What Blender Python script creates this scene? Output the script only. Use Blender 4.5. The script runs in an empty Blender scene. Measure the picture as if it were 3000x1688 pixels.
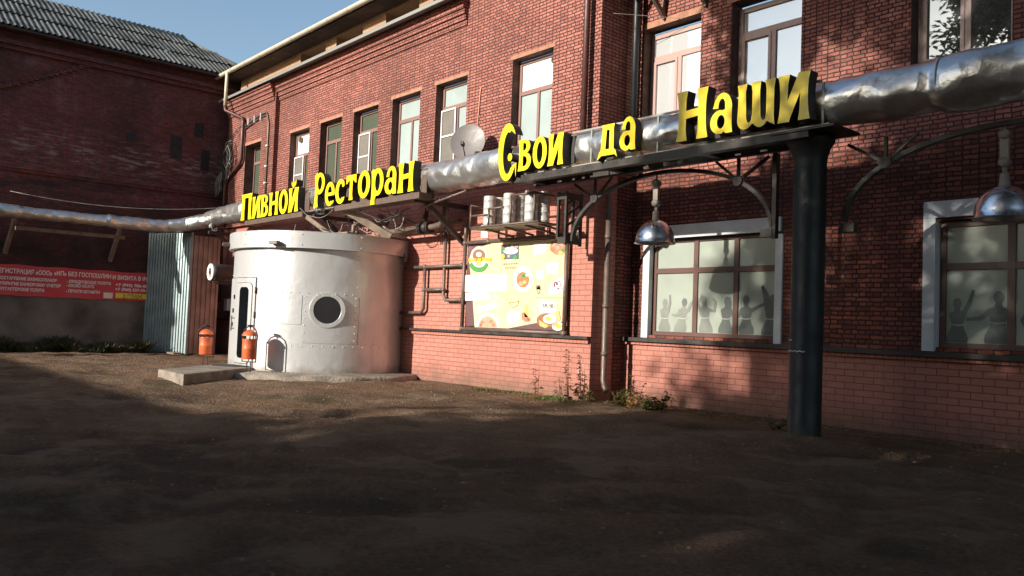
import bpy, bmesh, math, random
import numpy as np
from mathutils import Vector, Matrix, noise
R_ = math.radians
random.seed(7)
SC = bpy.context.scene
COL = SC.collection

# ------------------------------------------------------------------ camera
EYE = Vector((0, 0, 1.15))
FPX = 2403.1                       # focal length in photo pixels (3000 wide)
YAW, PITCH, ROLL = R_(41.119), R_(2.565), R_(2.230)
def cam_axes():
    cy, sy = math.cos(YAW), math.sin(YAW)
    f0, r0, u0 = Vector((-cy, sy, 0)), Vector((sy, cy, 0)), Vector((0, 0, 1))
    f = f0*math.cos(PITCH) + u0*math.sin(PITCH)
    u = u0*math.cos(PITCH) - f0*math.sin(PITCH)
    r = r0*math.cos(ROLL) + u*math.sin(ROLL)
    u = u*math.cos(ROLL) - r0*math.sin(ROLL)
    return r, u, f
RX, UX, FX = cam_axes()
cam_d = bpy.data.cameras.new('camera'); cam = bpy.data.objects.new('camera', cam_d); COL.objects.link(cam)
m = Matrix((RX, UX, -FX)).transposed().to_4x4(); m.translation = EYE
cam.matrix_world = m
cam_d.sensor_width = 36; cam_d.lens = FPX/3000*36; cam_d.clip_start = .05; cam_d.clip_end = 3000
SC.camera = cam

# ------------------------------------------------------------------ light
SUN_EL, SUN_AZ = R_(19), R_(4.5)   # azimuth: degrees left of the facade normal
w = bpy.data.worlds.new('World'); SC.world = w; w.use_nodes = True
nt = w.node_tree
bg = nt.nodes['Background']; sky = nt.nodes.new('ShaderNodeTexSky')
sky.sky_type = 'NISHITA'; sky.sun_disc = False; sky.sun_elevation = SUN_EL; sky.sun_rotation = math.pi + SUN_AZ
sky.air_density = 1.15; sky.dust_density = 1.2; sky.ozone_density = 1.6
bg.inputs['Strength'].default_value = .105
nt.links.new(sky.outputs[0], bg.inputs['Color'])
sd = bpy.data.lights.new('sun', 'SUN'); sd.energy = 4.3; sd.angle = R_(.55); sd.color = (1, .93, .83)
so = bpy.data.objects.new('sun', sd); COL.objects.link(so)
sdir = Vector((math.sin(SUN_AZ)*math.cos(SUN_EL), math.cos(SUN_AZ)*math.cos(SUN_EL), -math.sin(SUN_EL)))
so.rotation_euler = sdir.to_track_quat('-Z', 'Y').to_euler(); so.location = (0, -30, 20)
SC.view_settings.view_transform = 'Standard'; SC.view_settings.look = 'None'
SC.view_settings.exposure = 0.82; SC.view_settings.gamma = 1
try: SC.cycles.max_bounces = 6; SC.cycles.sample_clamp_indirect = 6
except Exception: pass

# ------------------------------------------------------------------ measuring: where a sight line meets a known plane
def ray(px, py): return RX*((px-1500)/FPX) - UX*((py-844)/FPX) + FX
def Wy(px, py, y): d = ray(px, py); return EYE + d*(y/d.y)
def Wx(px, py, x): d = ray(px, py); return EYE + d*(x/d.x)
def Wz(px, py, z=0): d = ray(px, py); return EYE + d*((z-EYE.z)/d.z)

# ------------------------------------------------------------------ materials
def node(nt, t, **kw):
    n = nt.nodes.new(t)
    for k, v in kw.items():
        if k.startswith('i_'): n.inputs[k[2:].replace('_', ' ')].default_value = v
        else: setattr(n, k, v)
    return n
def base_mat(name, col=(.5, .5, .5), rough=.7, metal=0., spec=.5):
    mt = bpy.data.materials.new(name); mt.use_nodes = True
    b = mt.node_tree.nodes['Principled BSDF']
    b.inputs['Base Color'].default_value = (*col, 1); b.inputs['Roughness'].default_value = rough
    b.inputs['Metallic'].default_value = metal; b.inputs['Specular IOR Level'].default_value = spec
    return mt, mt.node_tree, b
def L(nt, a, b): nt.links.new(a, b)
def mixc(nt, fac, a, b, mode='MIX'):
    n = nt.nodes.new('ShaderNodeMix'); n.data_type = 'RGBA'; n.blend_type = mode
    for s, v in ((0, fac), (6, a), (7, b)):
        if isinstance(v, (int, float)): n.inputs[s].default_value = v
        elif isinstance(v, tuple): n.inputs[s].default_value = (*v, 1) if len(v) == 3 else v
        else: L(nt, v, n.inputs[s])
    return n.outputs[2]
def noise_fac(nt, vec, scale, detail=4, rough=.55, lo=.35, hi=.65):
    n = node(nt, 'ShaderNodeTexNoise'); n.inputs['Scale'].default_value = scale; n.inputs['Detail'].default_value = detail; n.inputs['Roughness'].default_value = rough
    if vec is not None: L(nt, vec, n.inputs['Vector'])
    r = node(nt, 'ShaderNodeMapRange'); L(nt, n.outputs['Fac'], r.inputs[0])
    r.inputs[1].default_value = lo; r.inputs[2].default_value = hi
    return r.outputs[0], n
def obj_vec(nt): return node(nt, 'ShaderNodeTexCoord').outputs['Object']
def uv_vec(nt): return node(nt, 'ShaderNodeUVMap').outputs['UV']
def bump(nt, b, h, strength=.3, dist=.01):
    n = node(nt, 'ShaderNodeBump'); n.inputs['Strength'].default_value = strength; n.inputs['Distance'].default_value = dist
    L(nt, h, n.inputs['Height']); L(nt, n.outputs[0], b.inputs['Normal']); return n
def plain(name, col, rough=.7, metal=0., var=.25, scale=6., bmp=.15, bd=.004, col2=None, spec=.5):
    """one paint or metal with wear: two tones mixed by noise, a fine bump"""
    mt, nt, b = base_mat(name, col, rough, metal, spec)
    v = obj_vec(nt)
    f, n = noise_fac(nt, v, scale)
    c2 = col2 or tuple(c*(1-var) for c in col)
    L(nt, mixc(nt, f, col, c2), b.inputs['Base Color'])
    r = node(nt, 'ShaderNodeMapRange'); L(nt, f, r.inputs[0]); r.inputs[3].default_value = max(.02, rough-.08); r.inputs[4].default_value = min(1, rough+.1)
    L(nt, r.outputs[0], b.inputs['Roughness'])
    f2, n2 = noise_fac(nt, v, scale*6, 3)
    if bmp: bump(nt, b, f2, bmp, bd)
    return mt
def brick(name, c1, c2, mortar, bw=.26, rh=.084, ms=.007, squash=1., sqf=2, distort=.006, bmp=.8, bd=.012,
          stain=(.05, .03, .025), stain_amt=.45, odd=None, odd_amt=.0, light=None, light_amt=0, smooth=.1, rough=.88, stain_scale=.55):
    mt, nt, b = base_mat(name, c1, rough, 0, .25)
    uv = uv_vec(nt); ov = obj_vec(nt)
    nz = node(nt, 'ShaderNodeTexNoise'); nz.inputs['Scale'].default_value = 9; nz.inputs['Detail'].default_value = 3; L(nt, uv, nz.inputs['Vector'])
    sub = node(nt, 'ShaderNodeVectorMath', operation='SUBTRACT'); L(nt, nz.outputs['Color'], sub.inputs[0]); sub.inputs[1].default_value = (.5, .5, .5)
    scl = node(nt, 'ShaderNodeVectorMath', operation='SCALE'); L(nt, sub.outputs[0], scl.inputs[0]); scl.inputs['Scale'].default_value = distort*4
    add = node(nt, 'ShaderNodeVectorMath', operation='ADD'); L(nt, uv, add.inputs[0]); L(nt, scl.outputs[0], add.inputs[1])
    br = node(nt, 'ShaderNodeTexBrick'); br.offset = .5; br.offset_frequency = 2; br.squash = squash; br.squash_frequency = sqf
    L(nt, add.outputs[0], br.inputs['Vector'])
    br.inputs['Scale'].default_value = 1; br.inputs['Mortar Size'].default_value = ms; br.inputs['Mortar Smooth'].default_value = smooth
    br.inputs['Brick Width'].default_value = bw; br.inputs['Row Height'].default_value = rh; br.inputs['Bias'].default_value = -.1
    br.inputs['Color1'].default_value = (*c1, 1); br.inputs['Color2'].default_value = (*c2, 1); br.inputs['Mortar'].default_value = (*mortar, 1)
    col = br.outputs['Color']
    if odd:                                            # single bricks of another clay
        b2 = node(nt, 'ShaderNodeTexBrick'); b2.offset = .5; b2.squash = squash; b2.squash_frequency = sqf; L(nt, add.outputs[0], b2.inputs['Vector'])
        for k in ('Scale', 'Mortar Size', 'Brick Width', 'Row Height'): b2.inputs[k].default_value = br.inputs[k].default_value
        b2.inputs['Bias'].default_value = -1 + 2*odd_amt - .35
        b2.inputs['Color1'].default_value = (0, 0, 0, 1); b2.inputs['Color2'].default_value = (1, 1, 1, 1); b2.inputs['Mortar'].default_value = (0, 0, 0, 1)
        mr = node(nt, 'ShaderNodeMapRange'); L(nt, b2.outputs['Color'], mr.inputs[0]); mr.inputs[1].default_value = .35; mr.inputs[2].default_value = .6
        col = mixc(nt, mr.outputs[0], col, odd)
    f, _ = noise_fac(nt, ov, stain_scale, 6, .62, .42, .72)
    am = node(nt, 'ShaderNodeMath', operation='MULTIPLY'); L(nt, f, am.inputs[0]); am.inputs[1].default_value = stain_amt
    col = mixc(nt, am.outputs[0], col, stain)
    f3, _ = noise_fac(nt, ov, 14, 4, .6, .3, .7)
    m3 = node(nt, 'ShaderNodeMath', operation='MULTIPLY'); L(nt, f3, m3.inputs[0]); m3.inputs[1].default_value = .28
    col = mixc(nt, m3.outputs[0], col, tuple(x*.55 for x in c2))
    if light:
        f4, _ = noise_fac(nt, ov, 1.3, 8, .7, .56, .7)
        m4 = node(nt, 'ShaderNodeMath', operation='MULTIPLY'); L(nt, f4, m4.inputs[0]); m4.inputs[1].default_value = light_amt
        col = mixc(nt, m4.outputs[0], col, light)
    L(nt, col, b.inputs['Base Color'])
    inv = node(nt, 'ShaderNodeMath', operation='SUBTRACT'); inv.inputs[0].default_value = 1; L(nt, br.outputs['Fac'], inv.inputs[1])
    f5, _ = noise_fac(nt, uv, 30, 4, .6, .2, .8)
    ad = node(nt, 'ShaderNodeMath', operation='MULTIPLY_ADD'); L(nt, f5, ad.inputs[0]); ad.inputs[1].default_value = .35; L(nt, inv.outputs[0], ad.inputs[2])
    bump(nt, b, ad.outputs[0], bmp, bd)
    return mt
MT = {}
MT['brick'] = brick('red_brick', (.46, .185, .142), (.27, .10, .082), (.05, .025, .021), .172, .0565, .0085, .52, 2, .007, 1., .022, odd=(.50, .25, .13), odd_amt=.3, stain_amt=.55, smooth=.25)
MT['cladding'] = brick('painted_cladding_brick', (.49, .215, .165), (.44, .182, .138), (.20, .07, .05), .25, .083, .0055, 1, 2, .001, .55, .006, stain=(.29, .125, .095), stain_amt=.5)
def splash(mt):
    nt = mt.node_tree; b = nt.nodes['Principled BSDF']; src = b.inputs['Base Color'].links[0].from_socket
    ov = obj_vec(nt); sx = node(nt, 'ShaderNodeSeparateXYZ'); L(nt, ov, sx.inputs[0])
    nz = node(nt, 'ShaderNodeTexNoise'); nz.inputs['Scale'].default_value = 3.2; nz.inputs['Detail'].default_value = 8; nz.inputs['Roughness'].default_value = .7; L(nt, ov, nz.inputs['Vector'])
    a = node(nt, 'ShaderNodeMath', operation='MULTIPLY_ADD'); L(nt, nz.outputs['Fac'], a.inputs[0]); a.inputs[1].default_value = -.75; L(nt, sx.outputs['Z'], a.inputs[2])
    r = node(nt, 'ShaderNodeMapRange'); L(nt, a.outputs[0], r.inputs[0]); r.inputs[1].default_value = -.38; r.inputs[2].default_value = .02; r.inputs[3].default_value = .8; r.inputs[4].default_value = 0
    c = mixc(nt, r.outputs[0], src, (.15, .095, .068))
    f, _ = noise_fac(nt, ov, 2.1, 9, .75, .60, .70)
    m_ = node(nt, 'ShaderNodeMath', operation='MULTIPLY'); L(nt, f, m_.inputs[0]); m_.inputs[1].default_value = .35
    L(nt, mixc(nt, m_.outputs[0], c, (.60, .42, .36)), b.inputs['Base Color'])
splash(MT['cladding'])
MT['soldier'] = brick('painted_soldier_brick', (.49, .20, .145), (.44, .17, .12), (.20, .07, .05), .088, .20, .006, 1, 2, .001, .5, .006, stain=(.28, .12, .09), stain_amt=.5)
MT['rough'] = brick('rough_dark_brick', (.33, .105, .066), (.13, .044, .034), (.045, .024, .02), .18, .060, .0095, .52, 2, .0095, 1., .022, odd=(.42, .15, .06), odd_amt=.3, stain=(.06, .035, .03), stain_amt=.7)
MT['yellow'] = brick('yellow_brick', (.48, .30, .19), (.40, .235, .145), (.24, .16, .11), .18, .058, .007, 1, 2, .003, .7, .01, stain=(.25, .14, .08), stain_amt=.4)
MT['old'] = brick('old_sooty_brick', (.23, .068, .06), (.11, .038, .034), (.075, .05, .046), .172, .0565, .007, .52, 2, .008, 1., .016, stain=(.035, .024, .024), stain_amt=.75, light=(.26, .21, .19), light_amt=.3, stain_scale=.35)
def soot_and_dark_band(mt):
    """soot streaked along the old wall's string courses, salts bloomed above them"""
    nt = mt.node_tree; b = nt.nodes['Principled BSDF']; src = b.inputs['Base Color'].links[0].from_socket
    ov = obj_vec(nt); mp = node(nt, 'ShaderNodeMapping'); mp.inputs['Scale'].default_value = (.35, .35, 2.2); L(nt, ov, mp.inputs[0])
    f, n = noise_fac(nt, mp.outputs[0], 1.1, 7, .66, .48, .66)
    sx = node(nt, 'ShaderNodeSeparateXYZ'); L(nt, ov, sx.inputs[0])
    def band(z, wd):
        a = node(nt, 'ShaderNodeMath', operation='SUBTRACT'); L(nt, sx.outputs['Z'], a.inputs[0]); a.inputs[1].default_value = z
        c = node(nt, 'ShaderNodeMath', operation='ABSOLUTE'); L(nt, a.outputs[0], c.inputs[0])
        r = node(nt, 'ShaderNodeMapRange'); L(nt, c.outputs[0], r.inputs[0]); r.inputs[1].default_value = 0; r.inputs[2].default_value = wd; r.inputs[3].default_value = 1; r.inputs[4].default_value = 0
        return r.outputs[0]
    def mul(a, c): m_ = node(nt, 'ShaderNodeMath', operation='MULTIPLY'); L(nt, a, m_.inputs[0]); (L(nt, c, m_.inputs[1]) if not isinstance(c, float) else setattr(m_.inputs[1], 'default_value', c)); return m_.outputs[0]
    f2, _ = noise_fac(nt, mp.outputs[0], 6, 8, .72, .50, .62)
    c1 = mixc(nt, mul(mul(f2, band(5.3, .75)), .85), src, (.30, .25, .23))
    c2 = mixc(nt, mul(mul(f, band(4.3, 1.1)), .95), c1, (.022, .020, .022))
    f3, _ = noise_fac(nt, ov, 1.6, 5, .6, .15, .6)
    c2 = mixc(nt, mul(mul(f3, band(2.6, 1.3)), .92), c2, (.022, .019, .019))  # patchy dark band, strongest midway between plinth and pipe
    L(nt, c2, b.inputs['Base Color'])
soot_and_dark_band(MT['old'])
MT['lintel'] = plain('lintel_render', (.40, .20, .13), .9, var=.3, scale=8, bmp=.4)
MT['reveal'] = plain('shade_toned_reveal', (.11, .058, .046), .9, var=.4, scale=6, bmp=.4)  # shade of the recess is put into this dark colour
MT['frame'] = plain('brown_window_frame', (.27, .155, .135), .35, var=.15, scale=3, bmp=.05)
MT['frame_pink'] = plain('mauve_window_frame', (.43, .29, .255), .3, var=.12, scale=3, bmp=.05)
MT['white'] = plain('white_paint', (.80, .80, .78), .45, var=.08, scale=4, bmp=.06)
MT['white_metal'] = plain('white_sheet_metal', (.60, .63, .64), .45, var=.2, scale=2.5, bmp=.08)
MT['mesh_screen'] = plain('insect_mesh', (.16, .145, .125), .8, var=.15, scale=3)
MT['steel_dark'] = plain('dark_painted_steel', (.026, .024, .022), .5, .15, var=.5, scale=7, bmp=.3, col2=(.052, .042, .034))
MT['steel_pipe'] = plain('grey_brown_steel_tube', (.12, .092, .075), .5, .35, var=.4, scale=9, bmp=.2, col2=(.17, .12, .095))
MT['column'] = plain('dark_green_column_paint', (.011, .016, .017), .5, 0, var=.35, scale=5, bmp=.3, bd=.003)
MT['flash'] = plain('zinc_flashing', (.36, .37, .33), .45, .5, var=.25, scale=3, bmp=.1)
MT['gutter'] = plain('cream_gutter', (.62, .57, .45), .45, var=.2, scale=3, bmp=.1)
MT['roof_metal'] = plain('dark_roof_sheet', (.08, .09, .085), .5, .5, var=.3, scale=3, bmp=.1)
MT['soffit'] = plain('soffit_board', (.055, .034, .028), .8, var=.3, scale=4)
MT['dark_hole'] = plain('dark_opening', (.012, .012, .014), .6, var=.2)
MT['downpipe'] = plain('rust_brown_drainpipe', (.11, .045, .04), .45, .2, var=.4, scale=6, bmp=.15)
MT['orange'] = plain('orange_bin_paint', (.72, .155, .045), .5, var=.35, scale=6, bmp=.15, col2=(.45, .085, .03))
MT['bin_frame'] = plain('rusty_bin_frame', (.075, .035, .026), .6, .2, var=.4, scale=14, bmp=.2)
MT['concrete'] = plain('weathered_concrete', (.30, .255, .20), .92, var=.45, scale=3, bmp=.7, bd=.012)
MT['stucco'] = plain('grey_stucco', (.17, .155, .135), .92, var=.6, scale=1.1, bmp=.5, bd=.01)
MT['wood'] = plain('old_plank', (.22, .165, .12), .85, var=.4, scale=5, bmp=.4)
MT['black'] = plain('black_rubber', (.018, .018, .02), .6, var=.2)
MT['cable'] = plain('black_cable', (.028, .027, .027), .55, var=.3)
MT['cable_light'] = plain('faded_cable', (.30, .28, .25), .6, var=.5, scale=9)
MT['dish'] = plain('grey_dish_paint', (.19, .17, .165), .5, var=.15)
MT['letter'] = plain('yellow_acrylic', (.95, .70, .02), .32, var=.05, scale=3, bmp=.03)
MT['letter_side'] = plain('dark_letter_return', (.035, .03, .028), .55, var=.2)
MT['letter_tray'] = plain('brown_tray', (.115, .075, .055), .7, var=.3)
MT['red_banner'] = plain('red_vinyl', (.55, .035, .05), .5, var=.12, scale=2, bmp=.15)
MT['yellow_banner'] = plain('yellow_vinyl', (.75, .66, .03), .5, var=.1, scale=3)
MT['print_white'] = plain('white_print', (.80, .74, .72), .5, var=.08, scale=12)
MT['print_dark'] = plain('dark_print', (.05, .045, .04), .6, var=.1)
MT['paper'] = plain('paper', (.74, .71, .60), .8, var=.1, scale=4)
MT['keg'] = plain('keg_steel', (.74, .72, .68), .35, .45, var=.2, scale=5, bmp=.1)
MT['chrome'] = plain('spun_aluminium', (.80, .82, .85), .27, 1., var=.06, scale=4, bmp=.03)
MT['lamp_neck'] = plain('lamp_neck_paint', (.33, .29, .25), .5, .1, var=.2)
MT['white_plastic'] = plain('white_plastic', (.72, .72, .70), .4, var=.1)
MT['mat'] = plain('dark_doormat', (.05, .045, .038), .95, var=.4, scale=30, bmp=.6)
def corrug_mat(name, col, col2):
    return plain(name, col, .42, .45, var=.3, scale=2.2, bmp=.12, col2=col2)
MT['corr_blue'] = corrug_mat('grey_green_profiled_sheet', (.30, .37, .37), (.20, .255, .26))
MT['corr_brown'] = corrug_mat('brown_profiled_sheet', (.34, .27, .235), (.22, .17, .15))
MT['slate'] = plain('asbestos_roof_sheet', (.15, .148, .132), .9, var=.6, scale=1.6, bmp=.4, col2=(.04, .042, .038))
def silver():
    mt, nt, b = base_mat('silver_drum_paint', (.60, .60, .595), .34, .4, .5)
    v = obj_vec(nt); f, _ = noise_fac(nt, v, 1.8, 6, .6, .4, .8)
    col = mixc(nt, f, (.62, .62, .615), (.53, .53, .525))
    mp = node(nt, 'ShaderNodeMapping'); mp.inputs['Scale'].default_value = (7, 7, .5); L(nt, v, mp.inputs[0])
    f2, _ = noise_fac(nt, mp.outputs[0], 1., 5, .6, .56, .75)
    m2 = node(nt, 'ShaderNodeMath', operation='MULTIPLY'); L(nt, f2, m2.inputs[0]); m2.inputs[1].default_value = .4
    col = mixc(nt, m2.outputs[0], col, (.36, .32, .27))
    sx = node(nt, 'ShaderNodeSeparateXYZ'); L(nt, v, sx.inputs[0]); nz = node(nt, 'ShaderNodeTexNoise'); nz.inputs['Scale'].default_value = 4; nz.inputs['Detail'].default_value = 7; L(nt, v, nz.inputs['Vector'])
    a = node(nt, 'ShaderNodeMath', operation='MULTIPLY_ADD'); L(nt, nz.outputs['Fac'], a.inputs[0]); a.inputs[1].default_value = -.5; L(nt, sx.outputs['Z'], a.inputs[2])
    rr = node(nt, 'ShaderNodeMapRange'); L(nt, a.outputs[0], rr.inputs[0]); rr.inputs[1].default_value = -.22; rr.inputs[2].default_value = .0; rr.inputs[3].default_value = .65; rr.inputs[4].default_value = 0
    col = mixc(nt, rr.outputs[0], col, (.23, .17, .12)); L(nt, col, b.inputs['Base Color'])
    r = node(nt, 'ShaderNodeMapRange'); L(nt, f, r.inputs[0]); r.inputs[3].default_value = .32; r.inputs[4].default_value = .46; L(nt, r.outputs[0], b.inputs['Roughness'])
    f3, _ = noise_fac(nt, v, 2.6, 2, .5, .2, .8); bump(nt, b, f3, .28, .03)
    return mt
MT['silver'] = silver()
def foil():
    mt, nt, b = base_mat('crumpled_foil', (.72, .71, .69), .36, .9, .5)
    v = obj_vec(nt)
    vo = node(nt, 'ShaderNodeTexVoronoi'); vo.feature = 'F1'; vo.inputs['Scale'].default_value = 5.5; L(nt, v, vo.inputs['Vector'])
    f, n = noise_fac(nt, v, 4.5, 4, .55, .1, .9)
    a = node(nt, 'ShaderNodeMath', operation='ADD'); L(nt, vo.outputs['Distance'], a.inputs[0]); L(nt, f, a.inputs[1])
    bump(nt, b, a.outputs[0], .42, .03)
    f2, _ = noise_fac(nt, v, 2.2, 5, .6, .45, .75)
    L(nt, mixc(nt, f2, (.70, .695, .68), (.42, .395, .36)), b.inputs['Base Color'])
    r = node(nt, 'ShaderNodeMapRange'); L(nt, f2, r.inputs[0]); r.inputs[3].default_value = .3; r.inputs[4].default_value = .5; L(nt, r.outputs[0], b.inputs['Roughness'])
    return mt
MT['foil'] = foil()
def glass(name, col, rough=.03, coat=0., metal=0., var=.2, ior=1.6):
    mt, nt, b = base_mat(name, col, rough, metal, .6)
    b.inputs['IOR'].default_value = ior
    v = obj_vec(nt); f, _ = noise_fac(nt, v, .9, 3, .5, .3, .7)
    L(nt, mixc(nt, f, col, tuple(c*(1-var) for c in col)), b.inputs['Base Color'])
    f2, _ = noise_fac(nt, v, 1.4, 1, .5, 0, 1); bump(nt, b, f2, .06, .02)
    return mt
MT['glass_green'] = glass('window_glass_dim_room', (.085, .105, .075), .04)
MT['glass_sky'] = glass('window_glass_sky_tint', (.36, .43, .42), .04)  # pale tone stands in for the sky reflected in the panes
MT['glass_bright'] = glass('window_glass_blind_and_sky', (.86, .89, .89), .03, metal=.55, var=.05)  # white base carries the bright sky reflection as well as a blind
MT['glass_mirror'] = glass('window_glass_reflective', (.42, .45, .45), .015, metal=.85)
MT['glass_black'] = glass('black_glass', (.006, .007, .009), .04)
def film():
    mt, nt, b = base_mat('frosted_window_film', (.36, .38, .33), .22, 0, .5)
    v = obj_vec(nt); f, _ = noise_fac(nt, v, 1.1, 3, .5, .3, .7)
    L(nt, mixc(nt, f, (.375, .41, .345), (.28, .32, .275)), b.inputs['Base Color'])
    return mt
MT['film'] = film()
MT['frame_dark'] = plain('dark_brown_shop_frame', (.13, .068, .055), .4, var=.2, scale=3, bmp=.05)
MT['dancer'] = plain('grey_film_print', (.135, .155, .14), .45, var=.35, scale=2.5, bmp=0)
MT['dancer_pale'] = plain('pale_grey_film_print', (.225, .24, .21), .45, var=.3, scale=2.5, bmp=0)
MT['dancer_line'] = plain('white_film_line', (.40, .415, .365), .45, bmp=0)
# poster inks
for k, c in dict(ochre=(.78, .64, .34), ochre2=(.70, .58, .36), plum=(.15, .075, .075), cream=(.84, .80, .66), bubble=(.86, .85, .82), red=(.55, .11, .05), soup=(.60, .19, .07), green=(.08, .28, .08),
                 salmon=(.72, .36, .27), yolk=(.86, .58, .05), pizza=(.72, .35, .22), brownb=(.30, .14, .07), meat=(.55, .22, .14), berry=(.12, .05, .09), grey=(.55, .52, .52), navy=(.10, .14, .2), sticker=(.80, .58, .04), bread=(.72, .42, .16), ink=(.10, .085, .06)).items():
    MT['ink_'+k] = plain('print_'+k, c, .45, var=.22 if k in ('ochre', 'ochre2', 'soup', 'pizza', 'meat', 'salmon', 'plum') else .1, scale=3.5 if 'ochre' in k else 16, bmp=0)
def leafmat(name, c1, c2, trans=.25):
    mt, nt, b = base_mat(name, c1, .55, 0, .4)
    v = obj_vec(nt); f, _ = noise_fac(nt, v, 2.2, 3, .5, .35, .65)
    L(nt, mixc(nt, f, c1, c2), b.inputs['Base Color']); return mt
MT['leaf'] = leafmat('autumn_leaf', (.055, .085, .022), (.10, .085, .02))
MT['weed'] = leafmat('weed_leaf', (.085, .13, .035), (.12, .12, .035))
MT['weed_red'] = leafmat('dry_red_weed', (.22, .07, .035), (.15, .09, .04))
MT['weed_yellow'] = leafmat('yellowed_weed', (.36, .24, .06), (.22, .16, .05))
MT['grass'] = leafmat('dark_grass', (.035, .052, .018), (.06, .058, .024))
MT['litter'] = leafmat('fallen_leaf', (.34, .22, .11), (.18, .10, .05))
MT['bark'] = plain('bark', (.09, .07, .055), .95, var=.5, scale=8, bmp=.8, bd=.03)
def dirt():
    mt, nt, b = base_mat('trodden_dirt', (.2, .15, .1), .95, 0, .2)
    v = obj_vec(nt)
    f1, _ = noise_fac(nt, v, .45, 6, .6, .38, .66)
    f2, _ = noise_fac(nt, v, 2.4, 6, .65, .35, .7)
    f3, _ = noise_fac(nt, v, 26, 4, .7, .35, .7)
    f4, _ = noise_fac(nt, v, .8, 5, .6, .56, .70)
    col = mixc(nt, f1, (.32, .19, .108), (.135, .082, .050))
    m2 = node(nt, 'ShaderNodeMath', operation='MULTIPLY'); L(nt, f2, m2.inputs[0]); m2.inputs[1].default_value = .6
    col = mixc(nt, m2.outputs[0], col, (.34, .22, .138))
    m3 = node(nt, 'ShaderNodeMath', operation='MULTIPLY'); L(nt, f3, m3.inputs[0]); m3.inputs[1].default_value = .7
    col = mixc(nt, m3.outputs[0], col, (.085, .056, .037))
    m4 = node(nt, 'ShaderNodeMath', operation='MULTIPLY'); L(nt, f4, m4.inputs[0]); m4.inputs[1].default_value = .75
    col = mixc(nt, m4.outputs[0], col, (.075, .072, .036))
    vo = node(nt, 'ShaderNodeTexVoronoi'); vo.inputs['Scale'].default_value = 16; L(nt, v, vo.inputs['Vector'])
    lt = node(nt, 'ShaderNodeMath', operation='LESS_THAN'); L(nt, vo.outputs['Distance'], lt.inputs[0]); lt.inputs[1].default_value = .13
    f6, _ = noise_fac(nt, v, 1.7, 3, .5, .52, .6)
    mm = node(nt, 'ShaderNodeMath', operation='MULTIPLY'); L(nt, lt.outputs[0], mm.inputs[0]); L(nt, f6, mm.inputs[1])
    col = mixc(nt, mm.outputs[0], col, (.27, .21, .155))
    at = node(nt, 'ShaderNodeAttribute'); at.attribute_name = 'damp'
    fd, _ = noise_fac(nt, v, 3.1, 6, .68, .25, .7)
    md = node(nt, 'ShaderNodeMath', operation='MULTIPLY_ADD'); L(nt, fd, md.inputs[0]); md.inputs[1].default_value = .9; L(nt, at.outputs['Fac'], md.inputs[2])
    mr = node(nt, 'ShaderNodeMapRange'); L(nt, md.outputs[0], mr.inputs[0]); mr.inputs[1].default_value = .75; mr.inputs[2].default_value = 1.25; mr.inputs[4].default_value = .5
    col = mixc(nt, mr.outputs[0], col, (.062, .044, .034))
    fp, _ = noise_fac(nt, v, 1.15, 7, .66, .50, .60); mp_ = node(nt, 'ShaderNodeMath', operation='MULTIPLY'); L(nt, fp, mp_.inputs[0]); mp_.inputs[1].default_value = .55
    col = mixc(nt, mp_.outputs[0], col, (.36, .25, .165))
    L(nt, col, b.inputs['Base Color'])
    ad = node(nt, 'ShaderNodeMath', operation='ADD'); L(nt, f3, ad.inputs[0]); L(nt, f2, ad.inputs[1])
    bump(nt, b, ad.outputs[0], 1., .045)
    return mt
MT['dirt'] = dirt()

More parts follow.
